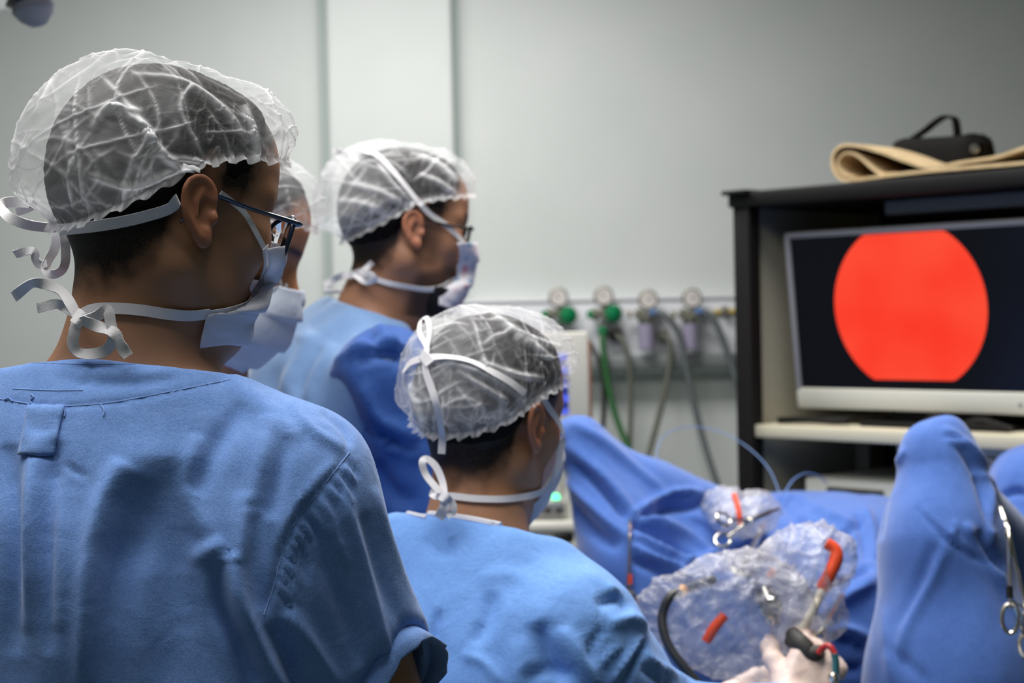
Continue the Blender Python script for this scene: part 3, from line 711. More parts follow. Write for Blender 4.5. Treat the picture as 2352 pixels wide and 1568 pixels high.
mb = MB(); hpts = [np.array([u - bu, .05, z - bz]) for u, z in hp]
T = nrm(np.gradient(np.array(hpts), axis=0)); mb.ribbon(hpts, np.cross(T, [0, 1., 0]), .026, .005, 44); mb.out('handle', M['blackcloth'], bag, world=False)
tu, tz = uz(2236, 340, .2)
MB().lathe([(.006, 0), (.010, .003), (.008, .006)], (tu - bu - .004, .012, tz - bz), (0.4, -1, 0), 12).out('buckle', M['chrome'], bag, world=False)
MB().tube([(.0, .06, bh_ * .97), (bw * .5, .06, bh_ * .93), (bw, .06, bh_ * .9)], .0035, 6, 20).out('zip', M['black'], bag, world=False)

# ------------------------------------------------------------------ anaesthesia machine behind the seated man
AD = 3.95
ac = P(1262, 1200, AD + .2)
an = thing('anaesthesia_machine', (ac[0], ac[1], 0), 'white anaesthesia machine with a lit green lamp, behind the seated man', 'medical machine', rotz=0)
x0, x1 = P(1150, 1200, AD)[0], P(1352, 1200, AD)[0]; zt_ = P(1262, 1172, AD)[2]; zk = P(1262, 1210, AD)[2]
MB().box((x0, AD, .12), (x1, AD + .45, zk), .02).out('cabinet_body', M['machine'], an)
MB().box((x0 + .01, AD - .015, zk - .012), (x1 - .012, AD + .40, zk + .012), .008).out('work_ledge', M['machine'], an)
MB().box((x0 + .02, AD + .04, zk + .01), (x1 - .045, AD + .38, P(1262, 1150, AD)[2]), .015).out('upper_body', M['machine'], an)
MB().box((P(1190, 1172, AD)[0], AD + .028, P(1262, 1185, AD)[2]), (P(1300, 1172, AD)[0], AD + .045, P(1262, 1158, AD)[2]), .004).out('control_strip', M['bezelgrey'], an)
for k in range(3):
    MB().box(P(1232 + 26 * k, 1172, AD + .028) + np.array([-.009, -.004, -.006]), P(1232 + 26 * k, 1172, AD + .028) + np.array([.009, .004, .006]), .002).out('key', M['darkgrey'], an)
M['greenlamp'] = mat('green_lamp', lin(120, 240, 190), rough=0.3, emis=(lin(60, 240, 160), 3.2))
g0 = P(1277, 1145, AD + .06)
MB().lathe([(.014, 0), (.013, .012), (.008, .022), (.002, .026)], g0, (0, 0, 1), 18).out('lamp', M['greenlamp'], an)
kk = P(1292, 1240, AD - .02)
MB().tube([kk + np.array([-.018, .03, -.006]), kk + np.array([.016, -.03, .01])], .013, 14).out('knob', M['black'], an, label='black turning knob')
MB().tube([kk + np.array([-.01, .03, -.03]), kk + np.array([.016, .0, -.026])], .007, 10).out('yellow_tab', M['yellow'], an)
for sx in (x0 + .06, x1 - .06):
    for sy in (AD + .06, AD + .39):
        MB().lathe([(.03, -.018), (.055, -.012), (.055, .012), (.03, .018)], (sx, sy, .055), (1, 0, 0), 16).out('caster', M['black'], an)
MB().box((x0 + .02, AD + .02, .10), (x1 - .02, AD + .43, .13), .01).out('base', M['darkgrey'], an)
# its display on an arm
px0, px1 = P(1196, 762, AD)[0], P(1351, 762, AD)[0]; z_t, z_b = P(1262, 763, AD)[2], P(1262, 980, AD)[2]
MB().box((px0, AD, z_b), (px1, AD + .035, z_t), .008).out('display_case', M['machine'], an)
MB().box((px1 - .002, AD + .006, z_b + .01), (px1 + .006, AD + .03, z_t - .02), .002).out('side_strip', mat('copper_strip', lin(150, 104, 84), rough=.4), an)
m = mat('blue_display', lin(10, 12, 40), rough=.2, emis=(lin(60, 70, 190), 1.0)); nt = m.node_tree; b = nt.nodes['Principled BSDF']
tc = nt.nodes.new('ShaderNodeTexCoord'); wv = nt.nodes.new('ShaderNodeTexWave'); wv.bands_direction = 'Z'; wv.inputs['Scale'].default_value = 9; wv.inputs['Distortion'].default_value = 1.5
cr = nt.nodes.new('ShaderNodeMix'); cr.data_type = 'RGBA'; cr.inputs[6].default_value = lin(30, 32, 90); cr.inputs[7].default_value = lin(90, 110, 250)
nt.links.new(tc.outputs['Object'], wv.inputs[0]); nt.links.new(wv.outputs['Fac'], cr.inputs[0]); nt.links.new(cr.outputs[2], b.inputs['Emission Color'])
pb = P(1303, 762, AD)[0]
MB().box((px0 + .012, AD - .002, z_b + .03), (pb, AD + .01, P(1262, 812, AD)[2]), .001).out('display_screen', m, an, smooth=False)
MB().tube([(px0 + .08, AD + .06, zk + .02), (px0 + .08, AD + .06, z_b + .08)], .02, 12).out('display_arm', M['machine'], an)
MB().box((px0 + .05, AD + .03, z_b + .05), (px0 + .11, AD + .09, z_b + .12), .006).out('arm_joint', M['machine'], an)

# ------------------------------------------------------------------ surgical lamp hanging at the top left
LD = 2.5
lc = P(22, -146, LD)
lamp = thing('surgical_lamp', (lc[0], lc[1], lc[2]), 'grey surgical lamp head hanging at the top left, only its lower rim in view', 'lamp')
axl = nrm(np.array([.28, .12, -1.0]))
MB().lathe([(.03, -.10), (.12, -.085), (.17, -.05), (.185, -.01), (.178, .006), (.165, .0), (.05, -.015), (.001, -.015)], lc + axl * .02, axl, 40).out('lamp_dish', M['lampgrey'], lamp)
MB().lathe([(.03, 0), (.034, .02), (.030, .07), (.034, .085), (.026, .10), (.012, .112), (.001, .114)], lc + axl * .03 , axl, 24).out('handle', M['lampgrey'], lamp)
MB().lathe([(.036, 0), (.038, .006), (.036, .012)], lc + axl * .085, axl, 24).out('handle_ring', M['black'], lamp)
MB().lathe([(.168, 0), (.150, .03), (.11, .062), (.06, .082), (.001, .09)], lc + axl * .02, axl, 40).out('clear_cover', M['glassclear'], lamp)
top = lc - axl * .08
MB().tube([top, top + np.array([-.05, 0, .12]), top + np.array([-.25, 0, .2]), np.array([top[0] - .4, top[1], 2.75]), np.array([top[0] - .4, top[1], 2.965])], .022, 12, 40).out('arm', M['lampgrey'], lamp)
# ------------------------------------------------------------------ people
UP = np.array([0, 0, 1.])
def head_core(q):
    y = np.abs(q[:, 1]); s = np.stack([q[:, 0], y, q[:, 2]], 1)
    d = ell(q, (-.010, 0, .042), (.100, .077, .085))
    d = smin(d, ell(q, (-.052, 0, .012), (.052, .062, .060)), .03)
    d = smin(d, ell(q, (.040, 0, .050), (.052, .061, .060)), .03)
    d = smin(d, ell(q, (.042, 0, -.030), (.049, .059, .078)), .035)
    d = smin(d, cone(s, (-.006, .053, -.052), (.062, .024, -.100), .021, .018), .03)
    d = smin(d, sph(q, (.074, 0, -.102), .020), .03)
    d = smin(d, sph(s, (.058, .041, -.016), .024), .022)
    d = smin(d, cone(s, (.082, .010, .027), (.064, .050, .027), .0125, .011), .014)
    e = cone(q, (.086, 0, .014), (.110, 0, -.028), .008, .0125)
    e = smin(e, sph(s, (.098, .012, -.033), .0085), .01)
    d = smin(d, e, .014)
    d = smin(d, ell(q, (.086, 0, -.066), (.014, .025, .012)), .012)
    d = smax(d, -sph(s, (.098, .032, .008), .0165), .014)
    d = smin(d, sph(s, (.0755, .032, .008), .0125), .004)
    return d
_t = np.linspace(0, 1, 15)
_hel = np.array([(.004, .004), (.001, .016), (.006, .028), (.016, .0335), (.027, .029), (.0325, .016), (.031, .000), (.024, -.014), (.016, -.025)])
_hel = crom(np.column_stack([_hel, np.zeros(len(_hel))]), 15)
def ear_sdf(q, flare=4):
    s = np.where(q[:, 1:2] < 0, 1, -1); r = q * np.concatenate([np.ones_like(s), s, np.ones_like(s)], 1)   # fold to the right side (y<0)
    o = np.array([.005, -.0790, -.006]); r = o + (r - o) / .88; a = math.radians(flare)
    u = np.array([-math.cos(a), -math.sin(a), 0]); n = np.array([math.sin(a), -math.cos(a), 0]) ; v = np.array([-.16, 0, .987])
    u = u - v * (u @ v); u = u / np.linalg.norm(u); n = np.cross(u, v); n = n if n[1] < 0 else -n
    p = (r - o).astype(np.float32); e = np.stack([(p @ u) / 1.1, p @ v, p @ n], 1).astype(np.float32)
    d = ell(e, (.0155, .004, .0), (.0160, .029, .0038))
    d = smin(d, ell(e, (.010, -.026, .0), (.0085, .0105, .0042)), .008)
    rim = chain(e, _hel + np.array([0, 0, .0028]), np.interp(np.linspace(0, 1, 15), [0, .15, .5, .85, 1], [.0026, .0034, .0040, .0036, .003]))
    d = smin(d, rim, .005)
    d = smin(d, chain(e, [(.014, .022, .002), (.0205, .010, .0032), (.019, -.004, .0032), (.013, -.015, .002)], [.0022, .003, .003, .002]), .004)
    d = smax(d, -ell(e, (.0098, -.001, .0036), (.0088, .0145, .0088)), .003)
    d = smin(d, ell(e, (.0015, -.005, .003), (.0042, .006, .004)), .004)
    return smin(d, ell(e, (.004, .0, -.006), (.010, .022, .006)), .006) * .88

def hand_prims(Wp, d, n, thumb_side, curl=0.5, s=1.0, spread=1.0):
    """cones of a hand: d = wrist->fingers, n = palm-facing direction, thumb on +thumb_side*cross(d,n)"""
    d = nrm(d); n = nrm(n - d * (n @ d)); t = np.cross(d, n) * thumb_side
    C = []; Wp = np.asarray(Wp, float)
    for k, (off, L) in enumerate(((.030, .072), (.010, .080), (-.010, .074), (-.028, .058))):
        b = Wp + d * (.088 - abs(k - 1.2) * .004) * s + t * off * s
        C.append((Wp + t * off * .6 * s + d * .012 * s, b, .015 * s, .0125 * s))
        c = curl if np.ndim(curl) == 0 else curl[k]; dd = nrm(d + t * off * 3 * spread); p = b; r = .0098 * s
        for j, f in enumerate((.46, .31, .23)):
            a = c * (0.75, 1.0, .7)[j] * 1.35
            dd = nrm(dd * math.cos(a) + n * math.sin(a)); e = p + dd * L * f * s
            C.append((p, e, r, r * .92)); p = e; r *= .92
    b = Wp + d * .022 * s + t * .024 * s + n * .006 * s
    C.append((Wp + d * .012 * s + t * .008 * s, b, .016 * s, .0155 * s))
    p = b; dd = nrm(d * .62 + t * .62 + n * .42)
    for L, r0, r1 in ((.040, .0145, .0112), (.030, .0112, .0105), (.024, .0105, .009)):
        e = p + dd * L * s; C.append((p, e, r0 * s, r1 * s)); p = e; dd = nrm(dd * .86 + d * .22 + n * .38 - t * .22)
    return C
def prims_sdf(p, C, k=.012):
    d = None
    for a, b, ra, rb in C:
        e = cone(p, a, b, ra, rb); d = e if d is None else smin(d, e, k)
    return d

HL = (np.array([-.13, -.075, -.052, -.032, -.022, -.008, .008, .014, .034, .042, .055, .074, .095, .13]),
      np.array([-.078, -.074, -.062, -.034, .016, .036, .036, .020, .024, .044, .076, .100, .118, .13]))
def hairline(q, low=0.0): return np.interp(q[:, 0], HL[0], HL[1]) + low

def crinkle(p, seed, n=14, fl=9, fh=42, dl=.0016):
    """crisp straight creases in random directions, each only here and there"""
    rg = np.random.RandomState(seed); h = np.zeros(len(p)); t = np.zeros(len(p)); fac = np.zeros(len(p))
    for i in range(n):
        v = nrm(rg.normal(size=3)); f = fl * (fh / fl) ** rg.rand(); 
        x = (p @ v) * f + .55 * vn(p, 13, seed + i) + rg.rand()
        s = np.abs(x - np.floor(x) - .5) / f
        w = sstep(.05, .45, vn(p, 9 + f * .25, seed + 60 + i)); a = (18 / f) ** .6
        g = np.exp(-s / (dl * (1 + .5 * a))) * w
        h += a * g; t = np.maximum(t, g * min(1, a)); fac += a * (.5 - 2 * np.abs(s * f - .25)) * w
    return h, t, fac
class Person:
    def __init__(s, hc, yaw, pitch, roll, N, tyaw, skin, hf, root, chest=None, pelvis=None, scale=1.0):
        s.hc = np.asarray(hc, float); s.R = RZ(yaw) @ RY(pitch) @ RX(roll); s.N = np.asarray(N, float); s.T = RZ(tyaw)
        s.f, s.l = s.T[:, 0], s.T[:, 1]; s.skin = skin; s.hf = hf; s.root = root; s.sc = scale
        s.chest = s.N + np.array([0, 0, -.20]) if chest is None else np.asarray(chest, float)
        s.pelvis = s.chest + np.array([0, 0, -.36]) if pelvis is None else np.asarray(pelvis, float)
        s.arms = {}; s.gloved = ()
    def loc(s, p): return (((p - s.hc) @ s.R) / s.sc).astype(np.float32)
    def wor(s, q): return s.hc + (np.asarray(q, float) * s.sc) @ s.R.T
    def arm(s, side, S, E, Wr, hd, hn, curl=.4):
        s.arms[side] = (np.asarray(S), np.asarray(E), np.asarray(Wr), hand_prims(Wr, np.asarray(hd, float), np.asarray(hn, float), side, curl))
    def tq(s, p):   # torso space with the breadth divided out
        q = (p - s.N) @ s.T; q = q.astype(np.float32); q[:, 1] /= 1.42; return q
    def torso(s, p, o=0.0, chest_r=.108, waist_r=.104):
        q = s.tq(p); c = s.tq(s.chest[None])[0]; w = s.tq(s.pelvis[None])[0]; m = (c + w) / 2
        Z = np.array([0, 0, 1.0]); pts = [c + Z * .062, c + Z * .030, c - Z * .01, c - Z * .07, m, w]
        rs = [chest_r * .66 + o, chest_r * .86 + o, chest_r * .97 + o, chest_r + o, waist_r + o, .112 + o]
        return chain(q, pts, rs, .05)
    def yoke(s, p, o=0.0, tr=.040):
        d = None
        for sd in (-1, 1):
            S = s.arms[sd][0]; lat = s.l * -sd
            a = s.N + lat * .030 + UP * -.078
            e = cone(p, a, S, .050 + o, .050 + o)
            e = smin(e, cone(p, s.N + lat * .022 + UP * -.004, s.N * .6 + S * .4 + UP * -.012, tr * .75 + o, .026 + o), .03)
            d = e if d is None else smin(d, e, .04)
        return d
    def collar(s, p, o=0.0):
        b = s.f * -.020
        return cone(p, s.N + s.l * .062 + UP * -.030 + b, s.N - s.l * .056 + UP * -.038 + b, .050 + o, .050 + o)
    def neck(s, p, o=0.0):
        a = s.wor((-.020, 0, -.045)); b = s.N + UP * -.02
        d = cone(p, a, b, .0525 + o, .056 + o)
        return smin(d, cone(p, s.wor((.02, 0, -.07)), s.N + s.f * .045 + UP * -.03, .040 + o, .045 + o), .03)
    def body(s, p):
        p = p.astype(np.float32)
        q = s.loc(p); near = np.abs(q).max(1) < .22
        d = np.full(len(p), 1.0, np.float32)
        if near.any():
            h = head_core(q[near]); h = smin(h, ear_sdf(q[near]), .003); d[near] = h * s.sc
        far = ~near
        if far.any(): d[far] = np.sqrt((q[far] ** 2).sum(1)) - .12
        d = smin(d, s.neck(p), .03)
        d = smin(d, s.yoke(p), .035)
        d = smin(d, s.torso(p), .05)
        for sd, (S, E, Wr, C) in s.arms.items():
            a = cone(p, S, E, .050, .041); a = smin(a, cone(p, E, Wr, .041, .028), .02)
            a = smin(a, cone(p, S, S * .5 + E * .5, .054, .047), .02)
            d = smin(d, a, .02)
        return d
    def build_body(s, tint):
        pts = [s.hc, s.N, s.chest, s.pelvis] + [x for a in s.arms.values() for x in a[:3]]
        lo = np.min(pts, 0) - .24; hi = np.max(pts, 0) + .24
        V, Q = poly(s.body, lo, hi, .011, (s.hc - .135, s.hc + .135), s.hf)
        V = relax(V, Q, 1, .35)
        for sd, (S, E, Wr, C) in s.arms.items():     # hands at finger resolution, same mesh
            if sd in s.gloved: continue
            u = nrm(E - Wr); C2 = C + [(Wr, Wr + u * .07, .029, .031)]
            pp = np.array([x for c in C2 for x in c[:2]])
            v2, q2 = poly(lambda p: prims_sdf(p.astype(np.float32), C2, .009), pp.min(0) - .05, pp.max(0) + .05, .0042)
            Q = np.vstack([Q, q2 + len(V)]); V = np.vstack([V, relax(v2, q2, 1, .3)])
        q = s.loc(V)
        s.BV, s.BQ = V, Q; s.b = bvh(V, Q)
        return mk('body', V, Q, s.skin, s.root, tint=tint(q))
    def hair(s, low=0.0, thick=.005, seed=3):
        def f(p):
            q = s.loc(p); off = thick * sstep(-.002, .035, q[:, 2] - hairline(q, low) - .006 * vn(q, 160, seed)) - .0016 + .0012 * vn(q, 300, seed + 1)
            return head_core(q) * s.sc - off
        lo = s.hc - .17; hi = s.hc + .17
        V, Q = poly(f, lo, hi, max(s.hf * 1.4, .003))
        q = s.loc(V); keep = (q[:, 2] > hairline(q, low) - .006)
        Q = Q[keep[Q].all(1)]; us = np.unique(Q); mp = np.full(len(V), -1); mp[us] = np.arange(len(us))
        return mk('hair', V[us], mp[Q], M['hair'], s.root)
    def radius(s, O, D, off):
        lo = np.zeros(len(D)); hi = np.full(len(D), .25)
        for _ in range(18):
            m = (lo + hi) / 2; ins = head_core((O + D * m[:, None]).astype(np.float32)) < off
            lo = np.where(ins, m, lo); hi = np.where(ins, hi, m)
        return lo
    def cap(s, hem, bulge, seed=1, nu=300, nv=130, amp=1.0, frill=.006, ruff=62):
        """hem(phi)->local z ; bulge(phi, v)->metres ; phi=0 forward, + to the left"""
        O = np.array([-.010, 0, .030])
        ph = np.linspace(0, 2 * math.pi, nu, endpoint=False)
        # hem points on the head
        hz = hem(ph); D = np.stack([np.cos(ph), np.sin(ph), np.zeros(nu)], 1)
        c = np.tile(O, (nu, 1)); c[:, 2] = hz
        r = s.radius(c, D, .006); hp = c + D * r[:, None]; hd = nrm(hp - O)
        vv = np.concatenate([[-.05, -.025], np.linspace(0, 1, nv - 2) ** 1.0])
        pole = nrm(np.array([-.05, 0, 1.]))
        ang = np.arccos(np.clip(hd @ pole, -1, 1))
        ax = nrm(np.cross(hd, pole))
        V = np.zeros((nv, nu, 3)); Cr = np.zeros((nv, nu))
        for j, v in enumerate(vv):
            a = ang * max(v, 0)
            d = hd * np.cos(a)[:, None] + np.cross(ax, hd) * np.sin(a)[:, None]
            r0 = s.radius(O[None].repeat(nu, 0), d, .0075)
            b = bulge(ph, max(v, 0))
            p = O + d * (r0 + b)[:, None]
            g = np.exp(-max(v, 0) / .05)
            rip = np.sin(ph * ruff + 2.2 * np.sin(ph * 7 + seed)) * .0022 * g
            p = p + d * rip[:, None]
            if v < 0: p = p - UP * (-v / .05) * frill * (1 + .35 * np.sin(ph * ruff * .5 + seed))[:, None] + d * (.004 * (-v / .05)) 
            k = 1 - .75 * g
            big = fbm(p, 11, seed, 2) - .2
            h, t, fac = crinkle(p, seed, 20, 10, 46, .0012)
            h2, t2, _f = crinkle(p, seed + 300, 14, 40, 95, .0008)
            gath = np.clip(ridge(np.stack([ph * 2.2 + .15 * vn(p, 30, seed + 8), np.full(nu, v * 1.2), np.zeros(nu)], 1), 4.0, seed + 9), 0, 1) ** 10 * np.exp(-v / .35)
            dis = amp * k * (.0032 * big + .0021 * h + .0007 * h2 + .0012 * fac - .0016 + .0025 * gath)
            p = p + d * dis[:, None]
            V[j] = p; Cr[j] = np.clip(.62 * t ** 1.6 + .10 * t2 ** 1.3 + .30 * gath + .30 * g + 10 * np.clip(b - .004, 0, .03) * (1 + .5 * big), 0, .85)
        Vw = s.wor(V.reshape(-1, 3)); n = nu
        Q = np.array([(j * n + i, j * n + (i + 1) % n, (j + 1) * n + (i + 1) % n, (j + 1) * n + i) for j in range(nv - 1) for i in range(n)])
        s.CV, s.CQ = Vw, Q; s.Cr = Cr.ravel()
        return Vw, Q, s.Cr
    def mask(s, br, ce, m, seed=0, pleat=.004, tint=None, n=44, w=30, bl=None):
        """br: right-hand border (top->bottom), ce: centre line, local points"""
        B = crom(br, n); Cn = crom(ce, n); L = B * np.array([1, -1, 1]) if bl is None else crom(bl, n)
        V = []
        for i in range(n):
            t = i / (n - 1); pl = pleat * (((t * 3.2 + .1) % 1.0) - .5)
            for k in range(2 * w + 1):
                a = k / (2 * w); e0, e1 = B[i], L[i]; c = Cn[i]
                mid = 2 * c - .5 * (e0 + e1)
                # keep the sheet rounded like a face: quadratic through border, centre, border with a fuller side
                p = (1 - a) ** 2 * e0 + 2 * a * (1 - a) * mid + a * a * e1
                q = 4 * a * (1 - a)
                p = p + np.array([1, 0, 0]) * pl * q ** .5 + nrm(np.array([.4, -(1 - 2 * a), 0])) * .010 * math.sin(math.pi * min(1, q)) 
                V.append(p)
        V = np.array(V); V = V + .0012 * fbm(V, 60, seed)[:, None]
        for _ in range(4):      # lie on the face, never inside it
            q = V.astype(np.float32); d0 = head_core(q); e = .002
            G = nrm(np.stack([head_core(q + np.float32(e) * np.eye(3, dtype=np.float32)[k]) - d0 for k in range(3)], 1))
            V = V + G * np.maximum(0, .0055 - d0)[:, None]
        Wd = 2 * w + 1
        Q = [(i * Wd + k, i * Wd + k + 1, (i + 1) * Wd + k + 1, (i + 1) * Wd + k) for i in range(n - 1) for k in range(Wd - 1)]
        o = mk('mask', s.wor(np.array(V)), Q, m, s.root)
        md = o.modifiers.new('thickness', 'SOLIDIFY'); md.thickness = .0012
        s.mask_o = o; s.mV = s.wor(np.array(V)); s.mb = bvh(s.mV, Q)
        return o
def stick(bs, px, off, d0, nview=None):
    """lay a line of photo points onto the first surface they meet; a point with its own depth stays free"""
    out, nn = [], []; last = d0
    for p in px:
        if len(p) > 2 and p[2] is not None:
            out.append(P(p[0], p[1], p[2])); nn.append(nrm(CAM - out[-1])); last = p[2]; continue
        best = None
        for b in bs:
            h, n = hit(b, p[0], p[1])
            if h is not None:
                dd = np.linalg.norm(h - CAM)
                if best is None or dd < best[0]: best = (dd, h, n)
        if best is None:
            out.append(P(p[0], p[1], last)); nn.append(nrm(CAM - out[-1]))
        else:
            n = best[2] if best[2] @ (CAM - best[1]) > 0 else -best[2]
            out.append(best[1] + n * off); nn.append(n); last = float(proj(out[-1][None])[2][0])
    return np.array(out), np.array(nn)
def strap(parent, bs, px, w, off=.002, d0=1.4, res=None, name='strap', m=None, th=.0011, tw=0.0):
    p, n = stick(bs, px, off, d0)
    k = res or max(12, 7 * len(px))
    q = crom(p, k); kk = np.linspace(0, 1, len(p)); qq = np.linspace(0, 1, k)
    nn = np.stack([np.interp(qq, kk, n[:, j]) for j in range(3)], 1)
    if tw:
        T = nrm(np.gradient(q, axis=0)); S = np.cross(T, nn); a = tw * np.sin(qq * 9.0 + px[0][0])[:, None]
        nn = nn * np.cos(a) + S * np.sin(a)
    return MB().ribbon(q, nn, w, th).out(name, m or M['strap'], parent)
def garment(name, f, lo, hi, h, m, root, folds=None, fine=None, hf=None, noise=None, rx=2, label=None, post=None):
    V, Q = poly(f, lo, hi, h, fine, hf)
    V = relax(V, Q, rx, .5)
    if noise:
        N = vnormals(V, Q)
        for fr, am, sd in noise: V = V + N * (am * fbm(V * np.array([1, 1, .55]), fr, sd, 2))[:, None]
    if folds: V = pxfolds(V, Q, folds)
    if post is not None: V = post(V, Q)
    return mk(name, V, Q, m, root, label=label), V, Q, bvh(V, Q)
def legs(root, hip, f, l, sit=False, foot_z=0.0):
    """trousers and clogs, below the picture"""
    hip = np.array(hip)
    for sd in (-1, 1):
        a = hip + l * .09 * sd
        if sit: k = a + f * .40 + UP * -.02; k[2] = max(k[2], .5); an = np.array([k[0] + f[0] * .02, k[1] + f[1] * .02, .10])
        else: k = np.array([a[0], a[1], a[2] * .52]) + f * .03; an = np.array([a[0], a[1], .10])
        g = lambda p: smin(cone(p.astype(np.float32), a, k, .092, .068), cone(p.astype(np.float32), k, an - UP * .02, .068, .06), .03)
        pts = np.array([a, k, an]); V, Q = poly(g, pts.min(0) - .12, pts.max(0) + .12, .022)
        V[:, 2] = np.maximum(V[:, 2], .03)
        mk('trouser_leg', V, Q, M['trousers'], root)
        c = an + f * .05; c[2] = 0
        mb = MB(); T = np.column_stack([f, l, UP])
        g2 = lambda p: smax(smin(ell(((p - c) @ T).astype(np.float32), (.04, 0, .035), (.10, .045, .045)), ell(((p - c) @ T).astype(np.float32), (-.07, 0, .05), (.06, .04, .055)), .03), (.001 - p[:, 2]).astype(np.float32), .006)
        V, Q = poly(g2, c - .2, c + .2, .012); mk('shoe', V, Q, M['shoe'], root)

def base_tint(q, low=0.0, stub=.35, beard=0.0):
    y = np.abs(q[:, 1])
    h = sstep(-.028, .012, q[:, 2] - hairline(q, low) + .012 * fbm(q, 70, 5, 2)) * sstep(-.13, -.10, -np.abs(q).max(1) + 0.0)
    h = np.where((np.abs(q).max(1) < .16) & (q[:, 2] > -.12), sstep(-.048, .012, q[:, 2] - hairline(q, low) + .010 * fbm(q, 70, 5, 2)) ** 1.3, 0)
    brow = np.exp(-((q[:, 2] - .031 - .1 * (y - .03) * 0) / .006) ** 2) * sstep(.006, .014, y) * sstep(.058, .048, y) * sstep(.045, .06, q[:, 0])
    eye = np.exp(-(((q[:, 2] - .006) / .004) ** 2)) * sstep(.018, .024, y) * sstep(.048, .040, y) * sstep(.07, .08, q[:, 0])
    jaw = sstep(-.045, -.07, q[:, 2] - .35 * (q[:, 0] - .05)) * sstep(-.005, .02, q[:, 0]) * (np.abs(q).max(1) < .14)
    ear = sstep(.074, .084, y) * (np.abs(q[:, 0] + .015) < .04) * (np.abs(q[:, 2]) < .05)
    R = np.clip(np.maximum.reduce([h, brow * .9, eye * .8, jaw * beard + 0 * y]), 0, 1) * (1 - ear)
    side = sstep(.055, .03, q[:, 0]) * sstep(-.01, .01, q[:, 0]) * sstep(.02, -.02, q[:, 2]) * sstep(-.075, -.05, q[:, 2]) * beard
    R = np.maximum(R, side * .8 * (1 - ear))
    G = np.clip(ear * .45 + .5 * np.exp(-(((q[:, 2] + .066) / .010) ** 2)) * (q[:, 0] > .08), 0, 1)
    return np.stack([R, G], 1)

def spectacles(pr, m, lx=.098, lz=.0, lw=.026, lh=.021, rim=.0028, temple=None, tilt=6):
    g = MB(); T = RY(tilt)
    root = None; mb = MB()
    rings = []
    for sd in (-1, 1):
        c = np.array([lx, sd * .034, lz]); pts = []
        for k in range(40):
            t = 2 * math.pi * k / 40; a, b = math.cos(t), math.sin(t)
            yy = lw * np.sign(a) * abs(a) ** .75; zz = lh * np.sign(b) * abs(b) ** .8 * (1.0 if b > 0 else 1.12)
            if b < 0: yy *= .93
            pts.append(c + T @ np.array([-.004 * abs(yy * sd + sd * sd * 0 + .034 * 0) / .03 - .006 * max(0, (sd * yy) / .026), yy, zz]))
        rings.append(np.array(pts)); q = pr.wor(np.vstack([pts, pts[:2]])); mb.tube(q, rim, 8, cap=False)
    br = pr.wor([(lx + .002, -.009, lz + .006), (lx + .006, 0, lz + .010), (lx + .002, .009, lz + .006)]); mb.tube(br, rim, 8, 12)
    fr = mb.out('glasses', m, pr.root)
    for sd in (-1, 1):
        t = temple or [(lx - .006, .061, lz + .012), (lx - .012, .071, lz + .012), (.04, .0755, lz + .012), (.0, .0775, lz + .014), (-.012, .079, lz + .006), (-.024, .078, lz - .018)]
        MB().tube(pr.wor(np.array(t) * np.array([1, sd, 1])), [.0034, .0036, .0030, .0026, .0024, .002], 8, 40, flat=.55).out('temple', m, fr)
        r_ = rings[0 if sd < 0 else 1]; V = pr.wor(np.vstack([r_.mean(0) + np.array([.0015, 0, 0]), r_]))
        k = len(r_); F = [(0, 1 + i, 1 + (i + 1) % k) for i in range(k)]
        o = mk('lens', V, F, M['lens'], fr); o.modifiers.new('thickness', 'SOLIDIFY').thickness = .0016
    return fr
# ================================================================== man 1: nearest, blue scrubs, glasses, cap
D1 = 1.47
hc = P(383, 484, D1); N1 = P(286, 822, 1.45)
r1 = thing('person', (N1[0], N1[1], 0), 'nearest man in blue scrub shirt and glasses, hair under a sheer cap, back turned', 'person')
p1 = Person(hc, 40, 13, 0, N1, 76, SKIN1, .0020, r1, chest=P(300, 1230, 1.46), pelvis=P(320, 2150, 1.48))
S1 = P(688, 1102, 1.42); E1_ = P(900, 1700, 1.47)
p1.arm(1, S1, E1_, E1_ + p1.f * .05 + UP * -.24, p1.f * .2 + UP * -1, p1.l, .35)
SL = N1 + p1.l * .185 + UP * -.085
p1.arm(-1, SL, SL + p1.l * .05 + UP * -.27 + p1.f * .02, SL + p1.l * .03 + UP * -.36 + p1.f * .22, p1.f + UP * -.4, -p1.l, .35)
p1.build_body(lambda q: base_tint(q, 0, .3, .16))
p1.hair()
# shirt
cz = P(270, 822, 1.37)
def shirt1(p):
    p = p.astype(np.float32)
    d = p1.torso(p, .020, .118, .122)
    d = smin(d, smin(p1.yoke(p, .010, .036), p1.collar(p, .004), .03), .05)
    a = cone(p, S1, S1 * .22 + E1_ * .78, .053, .070)
    d = smin(d, a, .035)
    SE = p1.arms[-1]; d = smin(d, cone(p, SE[0], SE[0] * .3 + SE[1] * .7, .055, .07), .035)
    n = nrm(UP + p1.f * .30 + p1.l * .05)
    d = smax(d, ((p - cz) @ n).astype(np.float32), .004)
    d = np.maximum(d, -(p1.neck(p, .004)))
    # the sleeve ends in an open hem
    hn = nrm(P(985, 1500, 1.42) - P(905, 1450, 1.42)); hn = nrm(hn + .42 * nrm(CAM - P(960, 1480, 1.42))); ho = P(962, 1500, 1.43)
    near = cone(p, S1, E1_, .11, .11) < 0
    cut = ((p - ho) @ hn).astype(np.float32)
    hollow = np.maximum(cone(p, S1, E1_, .046, .056), -cut - .07)
    dd = np.maximum(smax(d, (cut + .013).astype(np.float32), .005), -hollow)
    return np.where(near & (cut > -.09), dd, d)
